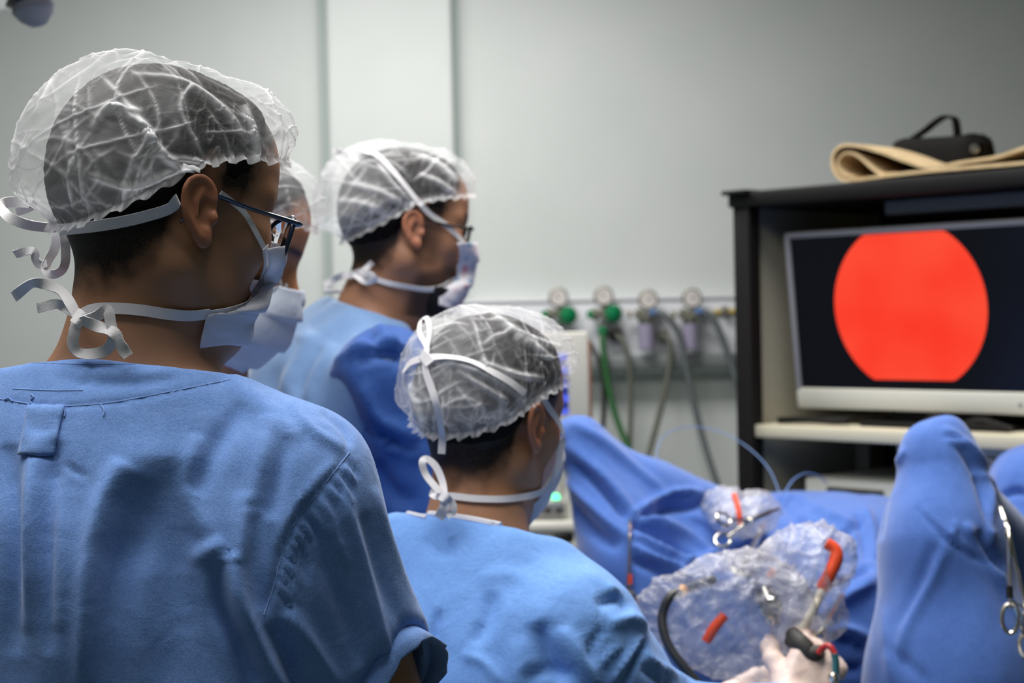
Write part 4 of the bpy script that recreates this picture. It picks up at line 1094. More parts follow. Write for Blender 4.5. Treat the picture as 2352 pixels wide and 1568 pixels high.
fold1 = [
    ([(781, 1126), (825, 1262), (877, 1463), (908, 1568)], 16, .0065),
    ([(700, 1150), (735, 1260), (790, 1400), (830, 1530)], 22, -.006),
    ([(835, 1180), (880, 1330), (930, 1450)], 20, -.005), ([(860, 1120), (900, 1250), (960, 1380)], 12, .004),
    ([(658, 1400), (719, 1494), (780, 1580)], 20, .009), ([(625, 1430), (670, 1530), (700, 1600)], 20, -.011),
    ([(800, 1040), (745, 1112), (682, 1192), (650, 1262), (630, 1342), (606, 1412)], 7, -.003),
    ([(775, 1060), (730, 1100), (668, 1180), (636, 1262)], 14, .003),
    ([(705, 1195), (725, 1250), (740, 1300)], 7, .003), ([(735, 1150), (770, 1230), (800, 1300)], 9, .003), ([(690, 1230), (700, 1290), (712, 1340)], 6, -.003),
    ([(530, 1270), (545, 1370), (600, 1500), (650, 1590)], 22, .014), ([(500, 1290), (515, 1400), (560, 1500), (590, 1600)], 26, -.016),
    ([(585, 1180), (590, 1300), (600, 1400)], 20, -.006), ([(560, 1130), (558, 1230), (548, 1290)], 22, .006),
    ([(285, 1060), (240, 1150), (212, 1270), (200, 1420), (190, 1600)], 26, .013), ([(330, 1090), (290, 1220), (262, 1350), (250, 1700)], 55, -.024),
    ([(385, 1050), (390, 1300), (385, 1700)], 80, -.024), ([(250, 1150), (330, 1060), (430, 1040)], 50, .004),
    ([(520, 1250), (480, 1260), (430, 1290)], 20, .006), ([(440, 1320), (470, 1450), (500, 1600)], 40, -.006),
    ([(20, 1020), (35, 1150), (40, 1300), (30, 1500)], 22, -.008), ([(70, 1060), (80, 1200), (76, 1400)], 30, .006),
    ([(120, 1100), (140, 1250), (130, 1450)], 26, .005), ([(145, 1060), (170, 1080), (200, 1095)], 7, -.003),
    ([(520, 870), (600, 930), (690, 1010)], 28, .005), ([(560, 930), (500, 1020), (450, 1130)], 24, -.006), ([(620, 960), (600, 1060), (580, 1160)], 22, .006), ([(660, 1000), (640, 1100), (622, 1190)], 18, -.006), ([(90, 1000), (70, 1200), (60, 1450)], 22, .007), ([(130, 1010), (115, 1200), (110, 1500)], 18, -.007), ([(455, 1000), (430, 1120), (470, 1230)], 22, .006),
    ([(660, 920), (720, 990), (790, 1030)], 12, .004), ([(740, 945), (790, 985), (806, 1025)], 9, -.004),
    ([(130, 870), (260, 880), (400, 872)], 14, -.0025), ([(190, 850), (300, 860), (420, 850)], 12, .002), ([(215, 840), (200, 870), (180, 892)], 8, -.002),
    ([(0, 917), (110, 932), (240, 927), (380, 902), (530, 872)], 5, -.0016), ([(60, 1043), (95, 1047), (128, 1044)], 6, -.003), ([(68, 985), (100, 988), (140, 985)], 8, -.0018), ([(62, 1012), (100, 1016), (136, 1012)], 8, .0016),
]
rg = np.random.RandomState(5); sc_ = crom([(800, 1040), (745, 1112), (682, 1192), (650, 1262), (630, 1342)], 26)
for i, c in enumerate(sc_[1:]):      # gathers where the sleeve is set in
    L = 35 + 55 * rg.rand(); fold1.append(([(c[0] + 4, c[1] + 6), (c[0] + 10 + L * .25, c[1] + L * .55), (c[0] + 14 + L * .42, c[1] + L)], 4.5 + 2 * rg.rand(), .0022 * (1 if i % 2 else -1)))
lo = np.array([-1.0, .95, 0.86]); hi = np.array([.12, 1.9, 1.62])
_, V1, Q1, b1 = garment('scrub_shirt', shirt1, lo, hi, .012, M['scrub'], r1, fold1, (np.array([-.62, 1.15, 1.16]), np.array([-.02, 1.52, 1.52])), .0040, [(7, .006, 4), (16, .0028, 9)], rx=3)
shirt_o = _
# turned-up hem of the sleeve
hn_ = nrm(P(985, 1500, 1.42) - P(905, 1450, 1.42)); hn_ = nrm(hn_ + .42 * nrm(CAM - P(960, 1480, 1.42))); ho_ = P(962, 1500, 1.43)
ax_ = nrm(E1_ - S1); c_ = S1 + ax_ * (((ho_ - S1) @ hn_) / (ax_ @ hn_)); u_ = nrm(np.cross(hn_, UP)); v_ = np.cross(hn_, u_)
def sleeve_only(p): return smin(cone(p, S1, S1 * .22 + E1_ * .78, .053, .070), (p1.torso(p, .020, .118, .122) + 1.0), .035)
V = []; na = 90
for k in range(na):
    w = 2 * math.pi * k / na; dv = u_ * math.cos(w) + v_ * math.sin(w); lo_, hi_ = 0.0, .25
    for _i in range(22):
        md = (lo_ + hi_) / 2; ins = cone((c_ + dv * md)[None].astype(np.float32), S1, S1 * .22 + E1_ * .78, .053, .070)[0] < .0015 + .0015 * math.sin(w * 9)
        lo_, hi_ = (md, hi_) if ins else (lo_, md)
    e = c_ + dv * lo_; wav = .0018 * math.sin(w * 14) + .0012 * math.sin(w * 31)
    rad = nrm(dv - hn_ * (dv @ hn_))
    for off, dep in ((.0018, -.026), (.0028, -.010), (.0022, .004 + wav), (-.0010, .004 + wav), (-.0030, -.010), (-.0034, -.026)):
        V.append(e + rad * off + hn_ * dep - hn_ * .0 + ax_ * 0)
F = [(k * 6 + j, k * 6 + (j + 1) % 6, ((k + 1) % na) * 6 + (j + 1) % 6, ((k + 1) % na) * 6 + j) for k in range(na) for j in range(5)]
mk('cuff', V, F, M['scrub'], shirt_o)
def seam(parent, b, px, r, m, off=.0, d0=1.4, name='seam', res=60, stitches=True):
    p, n = stick([b], px, off, d0); q, nn = None, None
    dense = crom(np.array([[x[0], x[1], 0] for x in px]), res)
    dense = [(a, c) for a, c, _ in dense if hit(b, a, c)[0] is not None]
    if len(dense) < 4: dense = [(x[0], x[1]) for x in px]
    p, n = stick([b], dense, off, d0)
    far = np.linalg.norm(np.diff(p, axis=0), axis=1) > .03
    if far.any(): p = p[np.where(far)[0][-1] + 1:] if np.where(far)[0][-1] < len(p) // 2 else p[:np.where(far)[0][0] + 1]
    return MB().tube(p, r, 6).out(name, m, parent)
seam(shirt_o, b1, [(0, 916), (110, 931), (240, 926), (380, 901), (530, 871)], .0006, M['thread'])
seam(shirt_o, b1, [(30, 892), (110, 896), (190, 896)], .0006, M['thread'])
seam(shirt_o, b1, [(803, 1038), (745, 1112), (682, 1192), (650, 1262), (630, 1342), (606, 1412)], .0007, M['thread'])
seam(shirt_o, b1, [(66, 833), (200, 836), (330, 836), (440, 842)], .0006, M['thread'])
# stitched tab on the back of the neck, loose thread ends
pc = [stick([b1], [(66 - 20 * t + (85 - 6 * t) * s, 932 + 113 * t) for s in np.linspace(0, 1, 12)], .0016, 1.36)[0] for t in np.linspace(0, 1, 14)]
V = np.array(pc).reshape(-1, 3); V = V + .0007 * np.sin(np.arange(14).repeat(12) * 1.1)[:, None] * nrm(CAM - V)
Q = [(i * 12 + k, i * 12 + k + 1, i * 12 + 13 + k, i * 12 + 12 + k) for i in range(13) for k in range(11)]
o = mk('neck_tab', V, Q, M['scrub'], shirt_o); o.modifiers.new('thickness', 'SOLIDIFY').thickness = .0012
for px in ([(72, 905), (78, 912), (70, 920), (76, 930), (66, 934)], [(232, 928), (236, 936), (240, 945), (238, 955)], [(146, 936), (150, 946), (149, 956)], [(12, 918), (22, 914), (30, 922)]):
    seam(shirt_o, b1, px, .0007, M['thread'], .001, res=16, name='loose_thread')
# cap
def bul1(ph, v):
    back = np.clip(-np.cos(ph), 0, 1) ** 1.5; front = np.clip(np.cos(ph), 0, 1) ** 1.5; side = 1 - back - front
    e = sstep(0, .16, v); t = 1 - sstep(.22, .95, v)
    return e * (.003 + .002 * side + back * (.022 * t) + front * (.014 * t))
V, Q, Cr = p1.cap(lambda ph: .024 + .048 * np.cos(ph) - .012 * (np.cos(ph) < 0) * np.cos(ph) ** 2 + .013 * np.abs(np.sin(ph)) ** 6, bul1, 11, 420, 190, 1.15)
cfold = [([(330, 300), (390, 370), (440, 395), (500, 418)], 9, .006), ([(375, 360), (450, 370), (505, 412)], 7, .005), ([(150, 300), (170, 400)], 10, .003),
         ([(200, 400), (300, 425), (400, 390), (450, 400)], 9, .006), ([(210, 300), (250, 250), (330, 260)], 9, .005), ([(560, 240), (585, 320), (590, 380)], 9, .005), ([(300, 170), (420, 190), (520, 260), (570, 330)], 8, .004), ([(240, 240), (330, 290), (350, 330)], 10, .005)]
def cap_out(pr, V, Q, Cr, folds, amp=1.0):
    V2 = pxfolds(V, Q, folds); Cr2 = np.clip(Cr + 60 * np.abs(V2 - V).sum(1).clip(0, .008), 0, .85)
    pr.CV = V2; pr.cb = bvh(V2, Q)
    return mk('surgical_cap', V2, Q, M['cap'], pr.root, tint=Cr2)
cap_out(p1, V, Q, Cr, cfold)
# mask and its ties
bx = stick([p1.b], [(602, 568), (604, 600), (596, 640), (574, 678), (540, 706), (505, 716), (474, 719)], .004, 1.42)[0]
bx = np.vstack([bx, P(466, 760, proj(bx[-1:])[2][0] + .004)[None], P(460, 796, proj(bx[-1:])[2][0] + .008)[None]])
m1 = p1.mask(p1.loc(bx), [(.112, 0, -.004), (.116, 0, -.028), (.112, 0, -.050), (.106, 0, -.070), (.100, 0, -.087), (.095, 0, -.101)], M['mask'], 3, pleat=.006)
B1 = [p1.b, p1.cb]
strap(m1, [p1.b], [(604, 572, None), (585, 535), (560, 492), (530, 462), (503, 442)], .0052, .0025, 1.42)
strap(m1, [p1.b], [(418, 458), (385, 474), (340, 490), (290, 503), (230, 514), (160, 522), (146, 522)], .0100, .0055, 1.5)
strap(m1, [p1.b], [(478, 718), (430, 722), (380, 720), (320, 712), (260, 708), (215, 712), (180, 730)], .0098, .003, 1.42)
strap(m1, [p1.b], [(604, 566), (606, 600), (600, 640), (586, 676), (560, 700), (520, 714), (474, 720)], .0085, .003, 1.42)
dk = 1.49
strap(m1, [], [(148, 520, dk), (110, 522, dk - .01), (60, 515, dk - .015), (20, 498, dk - .015), (6, 480, dk - .01), (10, 466, dk), (40, 464, dk + .005), (74, 468, dk + .01), (60, 478, dk + .01), (36, 484, dk + .01)], .0098, 0, dk, tw=.5)
strap(m1, [], [(146, 522, dk), (150, 560, dk - .004), (150, 600, dk - .006), (140, 622, dk - .006), (118, 630, dk - .004), (104, 618, dk), (112, 595, dk + .004), (126, 570, dk + .006), (132, 530, dk + .006)], .0085, 0, dk, tw=.4)
strap(m1, [], [(108, 604, dk), (92, 608, dk), (82, 596, dk), (80, 580, dk), (66, 576, dk), (34, 584, dk + .01)], .0078, 0, dk, tw=.5)
strap(m1, [], [(152, 512, dk - .006), (140, 520, dk - .012), (136, 532, dk - .008)], .013, 0, dk, name='knot')
dn = 1.375
strap(m1, [], [(180, 732, dn), (164, 700, dn + .01), (140, 668, dn + .02), (100, 652, dn + .02), (70, 652, dn + .02), (32, 682, dn + .03)], .0092, 0, dn, tw=.6)
strap(m1, [], [(176, 722, dn + .01), (150, 706, dn + .02), (128, 698, dn + .02), (86, 708, dn + .03)], .0088, 0, dn, tw=.4)
strap(m1, [], [(178, 735, dn - .004), (170, 765, dn - .006), (168, 792, dn - .006), (182, 810, dn - .004), (215, 812, dn - .008), (246, 802, dn - .01), (260, 776, dn - .012), (254, 740, dn - .012), (246, 712, dn - .012), (222, 726, dn - .012), (188, 738, dn - .01)], .0095, 0, dn, tw=.5)
strap(m1, [], [(190, 736, dn - .012), (232, 752, dn - .014), (262, 764, dn - .016), (276, 790, dn - .016), (294, 818, dn - .014)], .0100, 0, dn, tw=.6)
strap(m1, [], [(172, 722, dn - .006), (184, 730, dn - .012), (196, 742, dn - .01)], .013, 0, dn, name='knot')
spectacles(p1, M['navy'], lx=.106, lz=-.004, lw=.0255, lh=.022, rim=.0026)
legs(r1, (p1.pelvis[0], p1.pelvis[1], p1.pelvis[2]), p1.f, p1.l)

# ================================================================== man 2: standing further back in profile, glasses, beard
D2 = 2.62
hc = P(932, 526, D2); N2 = P(845, 712, D2 + .01)
r2 = thing('person', (N2[0], N2[1], 0), 'bearded man in profile with black glasses and a blue gown, standing beyond the seated man', 'person')
p2 = Person(hc, 20, 9, 0, N2, 16, SKIN2, .0030, r2, chest=P(775, 960, D2 + .02), pelvis=P(690, 1500, D2 + .05))
S2 = P(885, 876, D2 - .17); E2_ = P(980, 1180, D2 - .14)
p2.arm(1, S2, E2_, P(1100, 1460, D2), p2.f + UP * -.2, UP * -1, .5)
S2l = N2 + p2.l * .175 + UP * -.08; p2.arm(-1, S2l, S2l + p2.f * .06 + UP * -.27, S2l + p2.f * .20 + UP * -.47, p2.f + UP * -.5, UP * -1, .5)
p2.build_body(lambda q: base_tint(q, 0, .3, .75))
p2.hair(seed=8)
def fb(p):
    q = p2.loc(p); d = head_core(q) - .010; return np.maximum(smax(d, -(q[:, 0] - .036), .02), (q[:, 2] + .088 - .0 * q[:, 0]))
V, Q = poly(fb, p2.hc - .2, p2.hc + .2, .004); mk('beard', V, Q, M['beard'], r2)
M['gownpale'] = cloth_mat('gown_pale_blue', lin(90, 120, 162), lin(102, 134, 176), 600, wrinkle=.2, fine=.3, sheen=.3, rough=.6)  # paler blue for the gown's body than for its near sleeve
cz2 = P(800, 688, D2 - .05)
def gown2(p):
    p = p.astype(np.float32); d = p2.torso(p, .030, .118, .126); d = smin(d, smin(p2.yoke(p, .014, .036), p2.collar(p, .010), .03), .06)
    d = smin(d, cone(p, S2l, p2.arms[-1][1], .07, .065), .04)
    d = smin(d, cone(p, p2.pelvis, np.array([p2.pelvis[0], p2.pelvis[1], .45]), .17, .22), .08)
    n = nrm(UP + p2.f * .42); d = smax(d, ((p - cz2) @ n).astype(np.float32), .005)
    return np.maximum(d, -p2.neck(p, .004))
f2 = [([(720, 760), (660, 830), (640, 900)], 20, .010), ([(690, 780), (640, 860), (620, 920)], 16, -.012), ([(740, 800), (700, 870), (680, 930)], 14, -.008), ([(770, 790), (720, 850), (700, 920)], 14, .006)]
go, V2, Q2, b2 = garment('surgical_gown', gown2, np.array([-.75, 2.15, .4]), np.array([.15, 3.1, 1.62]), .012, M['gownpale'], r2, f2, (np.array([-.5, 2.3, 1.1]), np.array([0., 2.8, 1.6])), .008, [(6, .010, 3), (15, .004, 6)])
def sleeve2(p):
    p = p.astype(np.float32); a = cone(p, S2, E2_, .084, .090); a = smin(a, cone(p, E2_, p2.arms[1][2], .09, .05), .05)
    a = smin(a, cone(p, S2 + np.array([-.02, .05, -.1]), P(880, 1250, D2 - .02), .08, .13), .06)
    n = nrm(UP + p2.f * .42); a = smax(a, ((p - cz2) @ n).astype(np.float32), .005)
    return np.maximum(a, -p2.neck(p, .006))
f2b = [([(860, 735), (900, 790), (940, 800)], 9, .008), ([(840, 760), (870, 800), (930, 830)], 9, -.008), ([(800, 800), (850, 790), (920, 790)], 8, .007), ([(820, 830), (870, 815), (930, 815)], 8, -.007), ([(760, 830), (850, 800), (930, 812)], 8, .006), ([(780, 960), (840, 990), (960, 1040)], 9, -.008), ([(840, 980), (890, 1020), (980, 1050)], 8, .007), ([(760, 860), (800, 960), (850, 1100)], 24, -.010), ([(830, 880), (870, 960), (960, 1010)], 16, .008), ([(880, 720), (920, 735), (940, 760)], 8, .006), ([(860, 1060), (900, 1130), (960, 1150)], 20, -.008)]
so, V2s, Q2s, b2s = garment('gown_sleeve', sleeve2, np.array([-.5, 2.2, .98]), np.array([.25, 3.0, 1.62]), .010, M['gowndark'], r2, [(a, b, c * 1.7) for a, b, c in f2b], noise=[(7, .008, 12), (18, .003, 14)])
seam(go, b2, [(745, 668), (775, 668), (810, 680), (835, 694)], .0040, M['trim'], .001, D2, 'neck_binding')
seam(go, b2, [(925, 738), (945, 744), (965, 748)], .0035, M['trim'], .001, D2, 'neck_binding')
def bul2(ph, v):
    back = np.clip(-np.cos(ph), 0, 1) ** 1.5; front = np.clip(np.cos(ph), 0, 1) ** 1.5
    e = sstep(0, .16, v); t = 1 - sstep(.3, 1, v)
    return e * (.004 + back * .030 * t + front * .008 * t)
V, Q, Cr = p2.cap(lambda ph: .026 + .046 * np.cos(ph) - .012 * (np.cos(ph) < 0) * np.cos(ph) ** 2 + .010 * np.abs(np.sin(ph)) ** 6, bul2, 23, 280, 120, 1.0)
cap_out(p2, V, Q, Cr, [([(860, 365), (900, 420), (950, 470), (985, 495)], 6, .005), ([(800, 420), (870, 440), (950, 480)], 7, .005), ([(770, 460), (840, 470), (900, 500)], 7, .004), ([(940, 350), (1010, 380), (1050, 420)], 7, .005), ([(960, 400), (1010, 420), (1050, 450)], 6, .005)])
M['maskprint'] = mat('printed_mask', lin(222, 220, 226), rough=.8, bump=(900, .3, .001)); nt = M['maskprint'].node_tree; b = nt.nodes['Principled BSDF']
tc = nt.nodes.new('ShaderNodeTexCoord'); vo = nt.nodes.new('ShaderNodeTexNoise'); vo.inputs['Scale'].default_value = 46; vo.inputs['Detail'].default_value = 1
cr = nt.nodes.new('ShaderNodeValToRGB'); e = cr.color_ramp.elements; e[0].position = .34; e[0].color = lin(150, 176, 200); e[1].position = .42; e[1].color = lin(214, 216, 226)
x = e.new(.60); x.color = lin(224, 216, 222); x = e.new(.68); x.color = lin(222, 160, 164)
nt.links.new(tc.outputs['Object'], vo.inputs['Vector']); nt.links.new(vo.outputs['Fac'], cr.inputs[0]); nt.links.new(cr.outputs[0], b.inputs['Base Color'])
bx = stick([p2.b], [(1046, 556), (1048, 590), (1040, 630), (1022, 655), (1008, 662)], .004, D2 - .08)[0]
bx = np.vstack([bx, P(1008, 700, proj(bx[-1:])[2][0])[None]])
m2 = p2.mask(p2.loc(bx), [(.119, 0, -.006), (.126, 0, -.040), (.116, 0, -.090), (.092, 0, -.130)], M['maskprint'], 4)
B2 = [p2.b, p2.cb]
strap(m2, B2, [(1062, 560), (1040, 535), (1016, 512), (985, 490), (950, 455), (910, 405), (870, 362), (838, 352)], .0085, .004, D2 - .1)
strap(m2, [p2.b], [(1040, 640), (1010, 658), (980, 662), (940, 656), (890, 648), (850, 636), (810, 628)], .0085, .004, D2 - .1)
strap(m2, [], [(840, 352, D2 - .07), (820, 362, D2 - .06), (795, 352, D2 - .05), (764, 346, D2 - .04)], .0085, 0, D2, tw=.5)
strap(m2, [], [(810, 628, D2 - .05), (835, 620, D2 - .07), (856, 602, D2 - .07)], .009, 0, D2, tw=.5)
strap(m2, [], [(822, 622, D2 - .06), (850, 628, D2 - .09), (862, 642, D2 - .09), (840, 648, D2 - .08), (812, 630, D2 - .06)], .008, 0, D2, tw=.5)
strap(m2, [], [(810, 630, D2 - .05), (780, 635, D2 - .03), (745, 655, D2 - .02)], .012, 0, D2, tw=.5)
spectacles(p2, M['blackframe'], lx=.098, lz=-.002, lw=.025, lh=.018, rim=.0028)
legs(r2, (p2.pelvis[0], p2.pelvis[1], p2.pelvis[2]), p2.f, p2.l)

# ================================================================== man 3: seated, seen from behind, light blue gown
D3 = 2.04
hc = P(1124, 958, D3); N3 = P(1092, 1196, 2.00)
r3 = thing('person', (N3[0], N3[1], 0), 'seated man seen from behind in a bright blue gown, mask ties knotted over his cap', 'person')
p3 = Person(hc, 54, 10, 4, N3, 62, SKIN3, .0026, r3, chest=P(1085, 1560, 2.0), pelvis=P(1075, 2300, 1.98))
S3 = P(1288, 1458, 1.92); E3 = P(1545, 1690, 2.06); W3 = P(1822, 1622, 2.20)
p3.arm(1, S3, E3, W3, P(1895, 1490, 2.24) - W3, np.array([.15, 1., .1]), (.8, .9, .95, 1.0))
S3l = N3 + p3.l * .185 + UP * -.075; W3l = P(1640, 1630, 2.45)
p3.arm(-1, S3l, S3l + p3.f * .20 + UP * -.22 + p3.l * .02, W3l, P(1770, 1590, 2.47) - W3l, np.array([.1, 1., -.3]), .7)
p3.gloved = (1, -1)
p3.build_body(lambda q: base_tint(q))
p3.hair(seed=15)
cz3 = P(1060, 1196, 1.93)
def gown3(p):
    p = p.astype(np.float32); d = p3.torso(p, .030, .120, .126); d = smin(d, smin(p3.yoke(p, .014, .034), p3.collar(p, .006), .03), .06)
    d = smin(d, smin(cone(p, S3, E3, .062, .064), cone(p, E3, W3, .064, .036), .05), .05)
    L = p3.arms[-1]; d = smin(d, smin(cone(p, L[0], L[1], .068, .06), cone(p, L[1], L[2], .06, .036), .05), .05)
    d = smin(d, cone(p, p3.pelvis, np.array([p3.pelvis[0], p3.pelvis[1], .42]) + p3.f * .05, .17, .24), .08)
    n = nrm(UP + p3.f * .30 - p3.l * .10); d = smax(d, ((p - cz3) @ n).astype(np.float32), .005)
    return np.maximum(d, -p3.neck(p, .005))
f3 = [([(1235, 1430), (1260, 1500), (1300, 1570)], 22, -.018), ([(1290, 1440), (1330, 1510), (1370, 1580)], 18, .010), ([(1200, 1460), (1190, 1540), (1180, 1600)], 30, .008),
      ([(1130, 1360), (1120, 1420), (1090, 1480)], 18, -.008), ([(1010, 1400), (1000, 1450), (1000, 1540)], 10, -.008), ([(1060, 1500), (1110, 1520), (1150, 1570)], 10, .006), ([(1340, 1300), (1390, 1340), (1430, 1390)], 14, .005),
      ([(1370, 1390), (1420, 1375), (1450, 1400)], 14, -.009), ([(1390, 1350), (1430, 1370), (1455, 1405)], 8, .005), ([(1400, 1430), (1450, 1420), (1490, 1440)], 12, .009), ([(1385, 1440), (1360, 1480), (1350, 1520)], 9, -.006),
      ([(1400, 1570), (1440, 1510), (1475, 1455)], 6, .007), ([(1430, 1575), (1460, 1520), (1490, 1470)], 6, -.007), ([(1370, 1540), (1400, 1500), (1430, 1480)], 6, .005), ([(1480, 1500), (1520, 1530), (1580, 1560)], 8, .006), ([(1470, 1530), (1510, 1560), (1550, 1590)], 7, -.006),
      ([(975, 1230), (1000, 1260), (1050, 1270)], 18, -.005), ([(1015, 1200), (1018, 1225), (1022, 1250)], 6, -.004), ([(1030, 1200), (1036, 1225), (1034, 1245)], 6, .003), ([(1100, 1330), (1160, 1320), (1230, 1340)], 20, .004), ([(1200, 1560), (1260, 1540), (1320, 1560)], 14, -.008)]
g3, V3, Q3, b3 = garment('surgical_gown', gown3, np.array([-.55, 1.55, .38]), np.array([.62, 2.75, 1.42]), .012, M['gown'], r3, f3, (np.array([-.20, 1.75, 1.0]), np.array([.30, 2.15, 1.36])), .0058, [(6, .008, 31), (15, .0035, 33), (40, .0010, 35)])
seam(g3, b3, [(884, 1154), (930, 1166), (980, 1178), (1030, 1184), (1080, 1192), (1130, 1202), (1150, 1206)], .0042, M['trim'], .0, 1.95, 'neck_binding')
seam(g3, b3, [(884, 1162), (930, 1176), (980, 1188)], .0030, M['trim'], .0, 1.95, 'neck_binding')
def bul3(ph, v):
    back = np.clip(-np.cos(ph), 0, 1) ** 1.5; front = np.clip(np.cos(ph), 0, 1) ** 1.5; right = np.clip(-np.sin(ph), 0, 1)
    e = sstep(0, .16, v); t = 1 - sstep(.3, 1, v)
    return e * (.004 + back * .020 * t + front * .022 * t)
V, Q, Cr = p3.cap(lambda ph: .026 + .046 * np.cos(ph) - .010 * (np.cos(ph) < 0) * np.cos(ph) ** 2 + .010 * np.abs(np.sin(ph)) ** 6, bul3, 37, 340, 150, 1.1)
cap_out(p3, V, Q, Cr, [([(985, 825), (1060, 840), (1130, 870), (1210, 920)], 7, .005), ([(1050, 850), (1110, 890), (1170, 925)], 7, .005), ([(1130, 720), (1180, 760), (1250, 790), (1290, 800)], 8, .006), ([(1180, 770), (1230, 800), (1270, 830)], 8, .006), ([(1100, 830), (1180, 860), (1250, 870)], 8, .005), ([(940, 880), (960, 940), (980, 1000)], 8, .004)])
m3 = p3.mask([(.078, -.045, -.012), (.070, -.062, -.050), (.050, -.057, -.088), (.030, -.046, -.116)], [(.119, 0, -.006), (.126, 0, -.040), (.112, 0, -.095), (.080, 0, -.138)], M['mask'], 5)
M['maskblue'] = mat('mask_blue', lin(150, 170, 214), rough=.8); 
strap(m3, [p3.cb], [(1205, 905), (1170, 880), (1130, 858), (1080, 836), (1030, 826), (985, 824), (950, 834), (932, 858)], .0088, .004, 1.95)
strap(m3, [p3.cb], [(985, 824), (982, 800), (970, 770), (972, 745), (984, 738), (992, 760), (986, 800), (984, 824)], .0062, .005, 1.95)
strap(m3, [p3.cb], [(982, 820), (984, 850), (992, 885), (1006, 930), (1016, 970), (1018, 1010), (1014, 1042)], .0090, .005, 1.95)
strap(m3, [p3.cb], [(974, 812), (984, 824), (992, 840)], .012, .007, 1.95, name='knot')
strap(m3, [p3.b], [(1240, 912), (1256, 936), (1276, 968), (1287, 1000), (1288, 1030), (1279, 1075), (1262, 1106), (1236, 1128), (1195, 1142), (1150, 1148), (1090, 1146), (1040, 1140), (1020, 1142)], .0085, .004, 1.95, res=80)
dn = 1.90
strap(m3, [], [(1022, 1142, dn), (1016, 1105, dn + .01), (1000, 1070, dn + .015), (980, 1054, dn + .015), (970, 1062, dn + .01), (978, 1090, dn + .01), (1000, 1118, dn + .005), (1022, 1142, dn)], .0085, 0, dn, tw=.4, res=50)
strap(m3, [], [(1020, 1140, dn), (1000, 1138, dn), (988, 1130, dn + .01)], .009, 0, dn, tw=.4)
strap(m3, [], [(1022, 1142, dn - .005), (1020, 1165, dn - .006), (1008, 1190, dn - .002)], .0125, 0, dn, tw=.3)
strap(m3, [], [(1024, 1144, dn - .005), (1040, 1158, dn - .006), (1040, 1176, dn - .006), (1026, 1184, dn - .004)], .0085, 0, dn, tw=.3)
strap(m3, [], [(1012, 1136, dn - .006), (1024, 1144, dn - .01), (1032, 1154, dn - .006)], .012, 0, dn, name='knot')
# gloves
def glove(pr, sd, up=.10, m=None):
    S, E, Wr, C = pr.arms[sd]; d = nrm(E - Wr)
    C2 = [(a, b, ra + .0014, rb + .0014) for a, b, ra, rb in C] + [(Wr + d * up, Wr, .046, .031)]
    g = lambda p: prims_sdf(p.astype(np.float32), C2, .010)
    pts = np.array([x for c in C2 for x in c[:2]])
    V, Q = poly(g, pts.min(0) - .06, pts.max(0) + .06, .0028)
    V = relax(V, Q, 1, .4); N = vnormals(V, Q); V = V + N * (.0010 * fbm(V, 60, 3, 2))[:, None]
    return mk('glove', V, Q, m or M['glove'], pr.root)
glove(p3, 1, .13); glove(p3, -1, .12)
legs(r3, (p3.pelvis[0], p3.pelvis[1], p3.pelvis[2]), p3.f, p3.l, sit=True)

# ================================================================== man 4: mostly hidden behind man 1, looking down
D4 = 2.12
hc = P(512, 565, D4); N4 = P(412, 868, D4 + .02)
r4 = thing('person', (N4[0], N4[1], 0), 'man looking down, half hidden behind the nearest man, with pale blue mask hanging loose', 'person')
p4 = Person(hc, 4, 25, 0, N4, 12, SKIN4, .0032, r4, chest=P(350, 1180, D4 + .03), pelvis=P(300, 1750, D4 + .05))
for sd in (1, -1):
    S = N4 - p4.l * sd * .18 + UP * -.10; E = S + p4.f * .0 + UP * -.28; p4.arm(sd, S, E, E + p4.f * .07 + UP * -.22, UP * -1, p4.f * -1, .3)
p4.build_body(lambda q: base_tint(q, 0, .4, .3))
p4.hair(seed=21)
def gown4(p):
    p = p.astype(np.float32); d = p4.torso(p, .026, .116, .120); d = smin(d, p4.yoke(p, .012, .034), .05)
    for sd in (1, -1): A = p4.arms[sd]; d = smin(d, smin(cone(p, A[0], A[1], .066, .06), cone(p, A[1], A[2], .06, .036), .05), .04)
    d = smin(d, cone(p, p4.pelvis, np.array([p4.pelvis[0], p4.pelvis[1], .5]), .16, .2), .08)
    n = nrm(UP + p4.f * .35); d = smax(d, ((p - (N4 - UP * .012)) @ n).astype(np.float32), .005)
    return np.maximum(d, -p4.neck(p, .005))
garment('surgical_gown', gown4, np.array([-.95, 1.7, .45]), np.array([.05, 2.7, 1.55]), .016, M['gowndark'], r4, None, noise=[(6, .008, 41), (15, .004, 43)])
V, Q, Cr = p4.cap(lambda ph: .030 + .040 * np.cos(ph), lambda ph, v: sstep(0, .16, v) * (.005 + .010 * (1 - sstep(.3, 1, v))), 51, 200, 90, 1.0)
cap_out(p4, V, Q, Cr, [([(640, 470), (660, 500), (690, 535)], 6, .003)])
M['maskpale'] = sheer_mat('mask_pale_blue', (.70, .76, .86, 1), .9, 1, 60, .35, crease=False)
m4 = p4.mask([(.075, -.048, -.020), (.062, -.066, -.055), (.052, -.072, -.090), (.038, -.066, -.115), (.034, -.058, -.136)], [(.121, 0, -.012), (.130, 0, -.045), (.130, 0, -.085), (.114, 0, -.116), (.092, 0, -.142)], M['maskpale'], 6, pleat=.007)
strap(m4, [p4.b], [(640, 655), (632, 632), (618, 606), (604, 580), (585, 555)], .006, .004, D4 - .06)
strap(m4, [p4.b], [(652, 650), (642, 690), (632, 720), (610, 735), (580, 735)], .005, .006, D4 - .06)
spectator = None
legs(r4, (p4.pelvis[0], p4.pelvis[1], p4.pelvis[2]), p4.f, p4.l)
